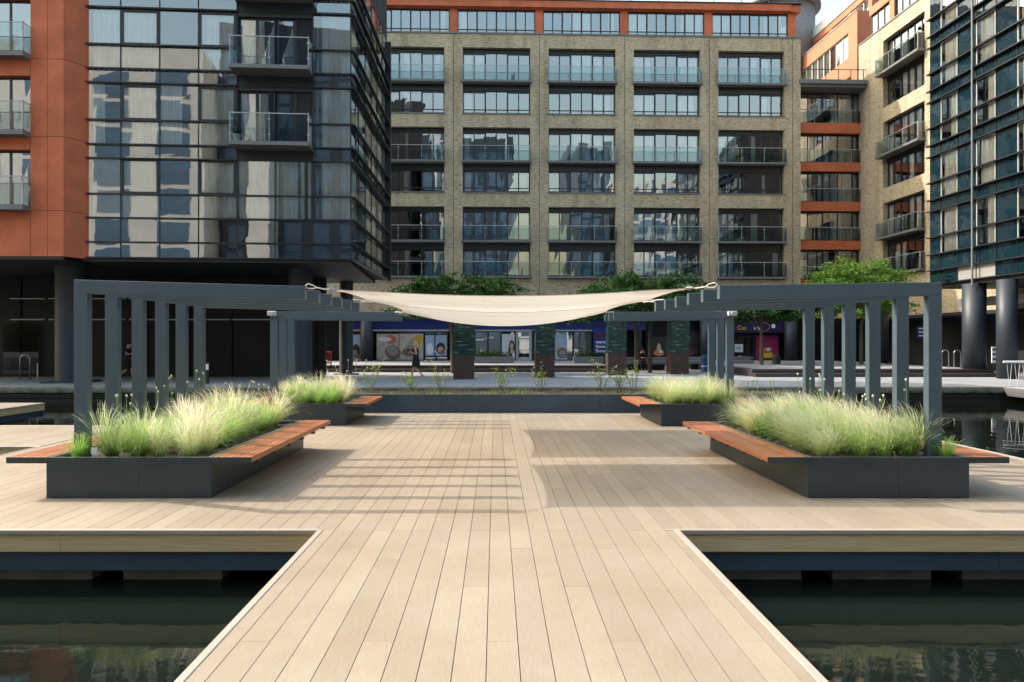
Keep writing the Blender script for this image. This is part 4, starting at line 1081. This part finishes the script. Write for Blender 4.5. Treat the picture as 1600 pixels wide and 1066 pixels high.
poster(625, 662, .50, 2.40, cream, [(gr, lambda b, v: b.poly([(U(626), .9), (U(656), .9), (U(656), 1.6), (U(645), 2.1)], v)), (ora, lambda b, v: b.disc(U(654), v, 1.95, .36, .36)), (brown, lambda b, v: b.disc(U(640), v, 1.05, .5, .3))], 'poster with a grey peak and orange disc behind the walking woman')
poster(665, 679, .80, 2.3, skyb, [(wh, lambda b, v: b.disc(U(672), v, 1.3, .25, .45))], 'narrow pale blue poster between two thin tree trunks')
poster(681, 698, .80, 2.3, skyb, [(dk, lambda b, v: b.disc(U(689), v, 1.35, .34, .42)), (skn, lambda b, v: b.disc(U(689), v, 1.25, .22, .22)), (brown, lambda b, v: b.disc(U(692), v, 1.05, .15, .2))], 'poster with cupped hands on pale blue in the shop window')
poster(784, 804, .50, 2.40, pm('poster_pale', (.62, .64, .68), .6, .05, 3), [(dk, lambda b, v: b.disc(U(799.5), v, 1.45, .23, .48)), (dk, lambda b, v: b.disc(U(797), v, 1.1, .15, .35)), (skn, lambda b, v: b.disc(U(799.5), v, 1.52, .145, .21)), (skn, lambda b, v: b.poly([(U(798), 1.35), (U(801), 1.35), (U(803), .95), (U(796), .95)], v)),
        (wh, lambda b, v: b.poly([(U(797.5), .52), (U(803.9), .52), (U(803.9), .9), (U(802), 1.0), (U(799), .8)], v)), (dk, lambda b, v: b.disc(U(798.3), v, 1.57, .022, .012)), (dk, lambda b, v: b.disc(U(801), v, 1.57, .022, .012)), (pink, lambda b, v: b.disc(U(799.6), v, 1.40, .04, .014))], 'poster of a dark haired woman looking out beside the shop door')
poster(867, 886, .50, 2.40, skyb, [(brown, lambda b, v: b.disc(U(878), v, 1.0, .38, .4)), (gr, lambda b, v: b.disc(U(879), v, .95, .24, .22)), (dk, lambda b, v: b.disc(U(879), v, .9, .06, .05)), (cream, lambda b, v: b.disc(U(871), v, 1.5, .14, .3))], 'poster of a shaggy brown dog under blue sky in shop window')
sg = thing('store_sign', 'blue store entrance sign with white lettering left of third pillar', 'sign', (U(926), 49.9, 0))
b = MB(MG); b.box(U(926), U(949), -.55, -.50, .95, 2.75); b.build('sign_board', M['shopblue'], sg)
b = MB(MG); b.box(U(927), U(948), -.556, -.552, 2.16, 2.42); b.build('sign_band', pm('sign_red_band', (.10, .01, .01), .5, .1, 4), sg)
for s, z in (('express', 1.72), ('Store', 1.38), ('Entrance', 1.05)):
    p_ = MG @ Vector((U(929.5), -.565, z)); text(s, .30, M['white'], sg, p_, (R(90), 0, R(TH)), bold=.006)
# right hand cafe sign with a ring and small letters
cs = thing('cafe_sign', 'dark blue cafe sign with orange letters and a pink ring by the column', 'sign', (U(1190), 50.6, 0))
b = MB(MG); b.box(U(1128), U(1224), -.75, -.70, 2.5, 3.45); b.build('sign_board', pm('indigo_sign', (.012, .012, .06), .4, .05, 3), cs)
text('Cuc', .42, ora, cs, MG @ Vector((U(1150), -.77, 2.72)), (R(90), 0, R(TH)), bold=.006); text('ina', .42, M['white'], cs, MG @ Vector((U(1176), -.77, 2.72)), (R(90), 0, R(TH)), bold=.006)
b = MB(MG); b.tube([(U(1160) + .6 * math.cos(q) * 1.0 + 1.35, -.78, 2.92 + .34 * math.sin(q)) for q in [i * .157 - 1.57 for i in range(21)]], .022, 6); b.build('sign_ring', pink, cs)
b = MB(MG); b.M = MG; b.disc(U(1207), -.765, 2.98, .16, .16); b.build('sign_disc', M['white'], cs)
poster(1192, 1212, .62, 1.0, M['yel'], [], 'yellow card at the foot of the magenta shop window', -.1)
poster(1190, 1211, 1.05, 1.4, pink, [(wh, lambda b, v: b.disc(U(1205), v, 1.25, .14, .12))], 'pink lettered card low in the magenta shop window', -.1)
poster(1151, 1164, 1.05, 1.65, M['white'], [(skyb, lambda b, v: b.disc(U(1157), v, 1.35, .2, .15))], 'white notice in the dark shop window behind the pergola posts', -.16)
poster(1020, 1043, .8, 2.2, dk, [(pink, lambda b, v: b.disc(U(1031), v, 1.0, .4, .25)), (skn, lambda b, v: b.disc(U(1031), v, 1.35, .16, .35)), (wh, lambda b, v: b.disc(U(1034), v, 1.1, .1, .12))], 'dark poster with a pale figure left of the farthest pillar', -.1)
poster(1073, 1094, .8, 2.6, dk, [(wh, lambda b, v: b.disc(U(1077), v, 2.0, .12, .35)), (pm('poster_plum', (.14, .02, .06), .6, .2, 4), lambda b, v: b.disc(U(1081), v, 1.05, .3, .25))], 'dark plum poster right of the farthest pillar', -.1)
# stone planters and benches by the shop
def trough(x0, x1, y, z0, h, label, seed):
    t = thing('stone_trough', label, 'planter', ((x0 + x1) / 2, y, z0), 'grey planters in front of the shop'); b = MB(); b.bbox(x0, x1, y, y + .7, z0, z0 + h, .01); b.build('trough', M['conc'], t)
    l = MB(); r_ = random.Random(seed)
    for i in range(900): leafquad(l, Vector((r_.uniform(x0 + .1, x1 - .1), y + r_.uniform(.1, .6), z0 + h + abs(r_.gauss(0, .16)))), r_.uniform(.03, .07), r_)
    l.build('foliage', M['leafdark'], t)
trough(X_(742, 44), X_(803, 44), 44, .42, .42, 'grey planter of dark shrubs under the blinds left of shop door', 1)
trough(X_(897, 44), X_(944, 44), 44, .42, .42, 'grey planter of dark shrubs below the blue store sign', 2)
def bench(x0, x1, y, label):
    t = thing('stone_bench', label, 'bench', ((x0 + x1) / 2, y, .05), 'grey stone benches on the quay'); b = MB(); b.bbox(x0, x1, y, y + .6, .42, .62, .015); b.build('seat', M['conc'], t)
    b = MB(); b.box(x0 + .25, x1 - .25, y + .15, y + .5, .05, .42); b.build('plinth', M['black'], t)
    b = MB(); b.bbox(x0, x1, y + .5, y + .62, .625, .85, .01); b.build('backrest', M['conc'], t)
bench(X_(974, 42), X_(1046, 42), 42, 'grey stone bench with a seated person between the right pillars')
bench(X_(1076, 43), X_(1100, 43), 43, 'short grey stone bench left of the blue bin'); bench(X_(1146, 43), X_(1178, 43), 43, 'grey stone bench right of the far pergola posts')
def bin_(x, y, z, rr, h, mat, label):
    t = thing('litter_bin', label, 'litter bin', (x, y, z)); b = MB(); b.tube([(x, y, z), (x, y, z + h * .80)], [rr * .94, rr], 20); b.build('bin_body', mat, t, False)
    b = MB(); b.tube([(x, y, z + h * .80 + .002), (x, y, z + h * .86), (x, y, z + h * .86), (x, y, z + h)], [rr * 1.05, rr * 1.05, rr * .9, rr * .75], 20); b.build('bin_lid', mat, t)
    b = MB(); b.tube([(x, y, z + h * .34), (x, y, z + h * .38)], [rr * 1.0 + .004] * 2, 20); b.build('bin_band', M['white'] if mat == M['blue'] else M['grey'], t)
x, y = px(1102, 582, .05); bin_(x, y, .05, .24, 1.0, M['blue'], 'blue litter bin behind the far right pergola posts')
x, y = px(1210, 578, .05); bin_(x, 42.5, .05, .25, .95, M['dkgreen'], 'dark green litter bin before the magenta shop window')
# red barrier
xb = X_(503, 40); t = thing('safety_barrier', 'red plastic safety barrier under the dark building at left', 'barrier', (xb, 40, .05))
b = MB(); b.bbox(xb - .56, xb + .56, 40, 40.05, 1.16, 1.24, .01); b.box(xb - .56, xb + .56, 40, 40.05, .52, .59); b.box(xb - .56, xb - .50, 40, 40.05, .05, 1.16); b.box(xb + .50, xb + .56, 40, 40.05, .05, 1.16); b.build('barrier_frame', M['red'], t)
for k in range(8): b = MB(); q = xb - .38 + k * .109; b.box(q - .017, q + .017, 40.01, 40.04, .59, 1.16); b.build('bar', M['red'], t)
for s in (-.5, .5): b = MB(); b.box(xb + s - .05, xb + s + .05, 39.75, 40.3, .05, .1); b.build('foot', M['red'], t)
# posts, hoops, railings
xs_, ys_ = X_(323, 28.3), 28.3; t = thing('post_sign', 'dark quay post with a small white notice beside the sixth left post', 'sign', (xs_, ys_, .05))
b = MB(); b.box(xs_ - .07, xs_ + .07, ys_, ys_ + .08, .05, .95); b.build('sign_post', M['frame'], t); b = MB(); b.box(xs_ - .08, xs_ + .08, ys_ - .02, ys_ - .002, .62, .86); b.build('notice', M['white'], t)
def hoop(x, y, z, label, g=None, w_=.36, h=.95):
    t = MB(); pts = [(x - w_ / 2, y, z), (x - w_ / 2, y, z + h - w_ / 2)] + [(x - w_ / 2 * math.cos(a), y, z + h - w_ / 2 + w_ / 2 * math.sin(a)) for a in [i * math.pi / 8 for i in range(1, 8)]] + [(x + w_ / 2, y, z + h - w_ / 2), (x + w_ / 2, y, z)]
    t.tube(pts, .028, 8); tag(t.build('cycle_hoop', M['chrome'], None, True), label, 'cycle stand', g)
hoop(X_(39, 31.5), 31.5, .05, 'steel cycle hoop under the terracotta building', None, .45, 1.15); hoop(X_(1477, 35.5), 35.5, .42, 'steel cycle hoop just right of the front right post', None); hoop(X_(1496, 35.5), 35.5, .42, 'steel cycle hoop left of the large black column', None)
b = MB(); x = X_(59, 31.5); b.cyl(x, 31.5, .05, .8, .035, 10); tag(b.build('steel_bollard', M['chrome']), 'thin steel bollard beside the left cycle hoop', 'bollard')
t = thing('footbridge', 'white footbridge with V shaped railing struts at the right edge', 'footbridge', (20, 25.5, 0))
x0 = X_(1588, 25.3)
b = MB(); b.add([(x0 - .05, 24.4, .05), (x0 + 5, 24.4, .05), (x0 + 5, 25.9, .05), (x0 - .05, 25.9, .05), (x0 + .12, 24.4, -.28), (x0 + 5, 24.4, -.28), (x0 + 5, 25.9, -.28), (x0 + .12, 25.9, -.28)], [(0, 1, 2, 3), (4, 7, 6, 5), (0, 4, 5, 1), (1, 5, 6, 2), (2, 6, 7, 3), (3, 7, 4, 0)]); b.build('girder', M['grey'], t)
for yy in (24.45, 25.8):
    b = MB(); b.tube([(x0 - .1, yy, 1.02), (x0 + 5, yy, 1.02)], .04, 8); b.build('handrail', M['white'], t)
    for k in range(14): b = MB(); q = x0 + .12 + k * .3; b.tube([(q - .1, yy, 1.0), (q, yy, .06), (q + .1, yy, 1.0)], .010, 6); b.build('strut', M['grey'], t)
# notice boards seen under the right building
for i, (p, y0, z0, z1, w_, mt, lab) in enumerate(((1444, 42.0, 2.0, 2.75, .9, M['shopblue'], 'blue notice board with white lines left of front right post'), (1554, 33.6, .75, 1.55, .26, M['white'], 'two white notices on the glass between black columns'))):
    x = X_(p, y0); t = thing('notice_board', lab, 'notice', (x, y0, 0)); b = MB(); b.box(x - w_ / 2, x + w_ / 2, y0, y0 + .04, z0, z1); b.build('board', mt, t)
    b = MB(); n = 3
    for k in range(n): zz = z0 + (z1 - z0) * (k + .6) / (n + .4); b.box(x - w_ * .38, x + w_ * .3, y0 - .008, y0 - .002, zz, zz + .09 * (z1 - z0) / .75)
    b.build('notice_text', M['white'] if i == 0 else M['shopblue'], t)
    b = MB(); b.box(x - .03, x + .03, y0 + .041, y0 + .08, .4, z1); b.build('board_post', M['frame'], t)

def potted(Mx, u, v, z, h, potm, label, seed, leafm='leafdark'):
    p = Mx @ Vector((u, v, z)); t = thing('potted_plant', label, 'plant pot', p, 'potted plants on balconies'); r_ = random.Random(seed)
    b = MB(); b.tube([(p.x, p.y, p.z + .005), (p.x, p.y, p.z + h * .4)], [h * .14, h * .2], 14); b.build('pot', M[potm], t)
    l = MB()
    for i in range(130): leafquad(l, Vector((p.x, p.y, p.z + h * .42)) + Vector((r_.gauss(0, h * .14), r_.gauss(0, h * .14), abs(r_.gauss(0, h * .28)))), r_.uniform(.03, .06), r_)
    l.build('foliage', M[leafm], t)
potted(ML, LX0 + 4.12 * PWD, -.6, 9.68, .75, 'white', 'white pot with a small plant on the lower corner balcony of left glass tower', 1)
potted(MF, bays[4] - 1.0, -.12, 15.02, .8, 'terra', 'spiky plant on a middle floor balcony of the last brick bay', 2, 'leafshrub')
potted(MF, bays[4] + 1.5, -.12, 15.02, .5, 'conc', 'low dark plant at the right of a middle floor balcony, last brick bay', 3)
potted(MF, bays[3] - .9, -.12, 6.6, .6, 'terra', 'plant in an orange pot on the lowest balcony of the fourth brick bay', 4)
potted(MF, bays[3] + 1.7, -.12, 6.6, .7, 'white', 'white potted plant on the lowest balcony of the fourth brick bay', 5)
potted(MF, bays[1] + 1.2, -.12, 20.85, .6, 'conc', 'potted plant on the top balcony of the second brick bay', 6)

# ------------------------------------------------------------ people
def body(J, root, mat):
    "one skinned figure from joints: name -> (pos, radius, parent)"
    names = list(J); me = bpy.data.meshes.new('body'); L = Vector(root.location)
    me.from_pydata([tuple(Vector(J[n][0]) - L) for n in names], [(names.index(n), names.index(J[n][2])) for n in names if J[n][2]], [])
    me.materials.append(mat); o = bpy.data.objects.new('body', me); col.objects.link(o); o.parent = root
    md = o.modifiers.new('skin', 'SKIN'); md.use_smooth_shade = True
    for i, n in enumerate(names):
        q = me.skin_vertices[0].data[i]; q.radius = (J[n][1], J[n][1]); q.use_root = (i == 0)
    sb = o.modifiers.new('subdivision', 'SUBSURF'); sb.levels = 1; sb.render_levels = 2
    return o
def person(x, y, z, face, P, label, hair, top, bottom, hairlong=False, skirt=False, s=1.0, cat='person', long=False):
    "face = +1 looks to +x, -1 to -x; P gives joint offsets (forward, side, up)"
    t = thing('person', label, cat, (x, y, z))
    def W(p): return (x + face * p[0] * s, y + p[1] * s, z + p[2] * s)
    J = {'pelvis': (W(P['pelvis']), .125 * s, None), 'waist': (W(P['waist']), .105 * s, 'pelvis'), 'chest': (W(P['chest']), .13 * s, 'waist'), 'neck': (W(P['neck']), .052 * s, 'chest'),
         'jaw': (W(P['jaw']), .072 * s, 'neck'), 'skull': (W(P['skull']), .095 * s, 'jaw')}
    n_ = P['jaw']; J['nose'] = (W((n_[0] + .115, n_[1], n_[2] + .045)), .014 * s, 'jaw')
    for sd in ('l', 'r'):
        J['sh' + sd] = (W(P['sh' + sd]), .055 * s, 'chest'); J['el' + sd] = (W(P['el' + sd]), .04 * s, 'sh' + sd); J['wr' + sd] = (W(P['wr' + sd]), .027 * s, 'el' + sd)
        a, c = Vector(P['el' + sd]), Vector(P['wr' + sd]); d = (c - a).normalized(); pl_ = c + d * .07; J['pa' + sd] = (W(pl_), .030 * s, 'wr' + sd)
        for k in range(4): J['f%d%s' % (k, sd)] = (W(pl_ + d * (.075, .085, .08, .065)[k] + Vector((.012, (k - 1.5) * .020, -.012))), .009 * s, 'pa' + sd)
        J['th' + sd] = (W(c + d * .06 + Vector((.045, .02, .03))), .010 * s, 'wr' + sd)
        J['hi' + sd] = (W(P['hi' + sd]), .085 * s, 'pelvis'); J['kn' + sd] = (W(P['kn' + sd]), .055 * s, 'hi' + sd); J['an' + sd] = (W(P['an' + sd]), .036 * s, 'kn' + sd); J['to' + sd] = (W(P['to' + sd]), .03 * s, 'an' + sd)
    body(J, t, M['skin'])
    def rings(name, mat, pts, n=16):
        b = MB(); vs = []; fs = []
        for p, rx, ry in pts:
            for k in range(n): q = 6.2832 * k / n; vs.append(W((p[0] + rx * math.cos(q), p[1] + ry * math.sin(q), p[2])))
        for j in range(len(pts) - 1):
            for k in range(n): fs.append((j * n + k, j * n + (k + 1) % n, (j + 1) * n + (k + 1) % n, (j + 1) * n + k))
        b.add(vs, fs); return b.build(name, mat, t, True)
    pe, wa, ch, ne = (Vector(P[k]) for k in ('pelvis', 'waist', 'chest', 'neck'))
    rings('top', top, [(ne - Vector((0, 0, .04)), .07, .09), (ch + Vector((0, 0, .09)), .12, .19), (ch, .15, .185), (wa, .13, .155), (pe + Vector((0, 0, .04)), .15, .175), (pe - Vector((0, 0, .02)), .16, .18)])
    if long:
        for sd in ('l', 'r'):
            k_, a_ = Vector(P['kn' + sd]), Vector(P['an' + sd]); b = MB(); b.tube([W(k_ + Vector((0, 0, .03))), W(k_.lerp(a_, .5)), W(a_)], [.09 * s, .075 * s, .06 * s], 12, False); b.build('trouser_leg', bottom, t, True)
            k_, a_ = Vector(P['el' + sd]), Vector(P['wr' + sd]); b = MB(); b.tube([W(Vector(P['sh' + sd]).lerp(k_, .4)), W(k_), W(k_.lerp(a_, .9))], [.065 * s, .058 * s, .045 * s], 12, False); b.build('sleeve', top, t, True)
    for sd in ('l', 'r'):                                     # short sleeves
        a, c = Vector(P['sh' + sd]), Vector(P['el' + sd]); b = MB(); b.tube([W(a.lerp(c, -.1)), W(a.lerp(c, .25)), W(a.lerp(c, .55))], [.075 * s, .068 * s, .06 * s], 12, False); b.build('sleeve', top, t, True) if not skirt else None
    if skirt: rings('skirt', bottom, [(pe + Vector((0, 0, .02)), .155, .182), (pe - Vector((0, 0, .15)), .18, .20), (pe - Vector((0, 0, .36)), .20, .21)])
    else:
        for sd in ('l', 'r'):
            h_, k_ = Vector(P['hi' + sd]), Vector(P['kn' + sd]); b = MB(); b.tube([W(h_ + Vector((0, 0, .06))), W(h_.lerp(k_, .5)), W(k_)], [.115 * s, .10 * s, .085 * s], 12, False); b.build('shorts', bottom, t, True)
    for sd in ('l', 'r'):
        a, c = Vector(P['an' + sd]), Vector(P['to' + sd]); b = MB(); b.tube([W(a + Vector((-.05, 0, -.03))), W(a.lerp(c, .5) + Vector((0, 0, -.015))), W(c + Vector((.03, 0, -.005)))], [.035 * s, .042 * s, .028 * s], 10); b.build('shoe', M['dark'] if not skirt else M['trim'], t, True)
    k_ = Vector(P['skull']); b = MB(); b.ell(W(k_ + Vector((-.02, 0, .025))), .112 * s, .10 * s, .105 * s, 14, 10)
    if hairlong:
        q = Vector(P['neck']); b.tube([W(k_ + Vector((-.05, 0, .0))), W(q + Vector((-.09, 0, .06))), W(q + Vector((-.11, 0, -.10))), W(q + Vector((-.09, 0, -.24)))], [.09 * s, .10 * s, .095 * s, .03 * s], 12); b.tube([W(k_ + Vector((.03, .085, 0))), W(q + Vector((.0, .09, .02))), W(q + Vector((0, .1, -.14)))], [.04 * s, .045 * s, .015 * s], 8); b.tube([W(k_ + Vector((.03, -.085, 0))), W(q + Vector((.0, -.09, .02))), W(q + Vector((0, -.1, -.14)))], [.04 * s, .045 * s, .015 * s], 8)
    b.build('hair', hair, t, True)
    return t
walk = dict(pelvis=(0, 0, .92), waist=(.01, 0, 1.10), chest=(.03, 0, 1.32), neck=(.06, 0, 1.48), jaw=(.09, 0, 1.56), skull=(.08, 0, 1.65),
            shl=(.03, .17, 1.40), ell=(-.02, .22, 1.12), wrl=(.24, .12, 1.20), shr=(.03, -.17, 1.40), elr=(-.06, -.21, 1.13), wrr=(.20, -.10, 1.22),
            hil=(.0, .09, .88), knl=(.14, .09, .50), anl=(.20, .09, .09), tol=(.34, .09, .05), hir=(.0, -.09, .88), knr=(.02, -.09, .47), anr=(-.28, -.09, .22), tor=(-.22, -.09, .07))
xw, yw = px(650, 592, .05)
w1 = person(xw, yw, .05, -1, walk, 'woman with long blond hair in a black dress walking left with a phone', M['hair'], M['dark'], M['dark'], True, True, 1.02)
hx = Vector((xw - .36 * 1.02, yw + .01, .05 + 1.30 * 1.02)); b = MB(); b.box(hx.x - .04, hx.x + .035, hx.y - .006, hx.y + .006, hx.z - .07, hx.z + .07); tag(b.build('mobile_phone', M['frame']), 'dark mobile phone held by the woman in the black dress', 'phone')
walk2 = dict(walk); walk2.update(ell=(-.2, .22, 1.18), wrl=(-.02, .24, .98), elr=(.08, -.22, 1.14), wrr=(.30, -.18, 1.20))
xm, ym = X_(199, 31.6), 31.6
person(xm, ym, .05, 1, walk2, 'man in black shirt and shorts walking right behind the left posts', M['dark'], M['dark'], M['dark'], False, False, 1.0)
sit = dict(pelvis=(0, 0, .62), waist=(.03, 0, .78), chest=(.10, 0, .98), neck=(.16, 0, 1.12), jaw=(.21, 0, 1.19), skull=(.20, 0, 1.28),
           shl=(.10, .17, 1.05), ell=(.16, .22, .80), wrl=(.36, .10, .78), shr=(.10, -.17, 1.05), elr=(.16, -.22, .80), wrr=(.36, -.10, .78),
           hil=(.04, .09, .60), knl=(.42, .10, .56), anl=(.42, .10, .10), tol=(.56, .10, .05), hir=(.04, -.09, .60), knr=(.42, -.10, .56), anr=(.36, -.10, .10), tor=(.50, -.10, .05))
def seated(x, y, label):                                   # turned to face the deck: swap forward with -y
    P = {k: (v[1], -v[0], v[2]) for k, v in sit.items()}
    return person(x, y, .05, 1, P, label, M['dark'], M['dark'], M['dark'], long=True)
seated(X_(1003, 42.2), 42.22, 'person in dark clothes sitting on the grey bench')
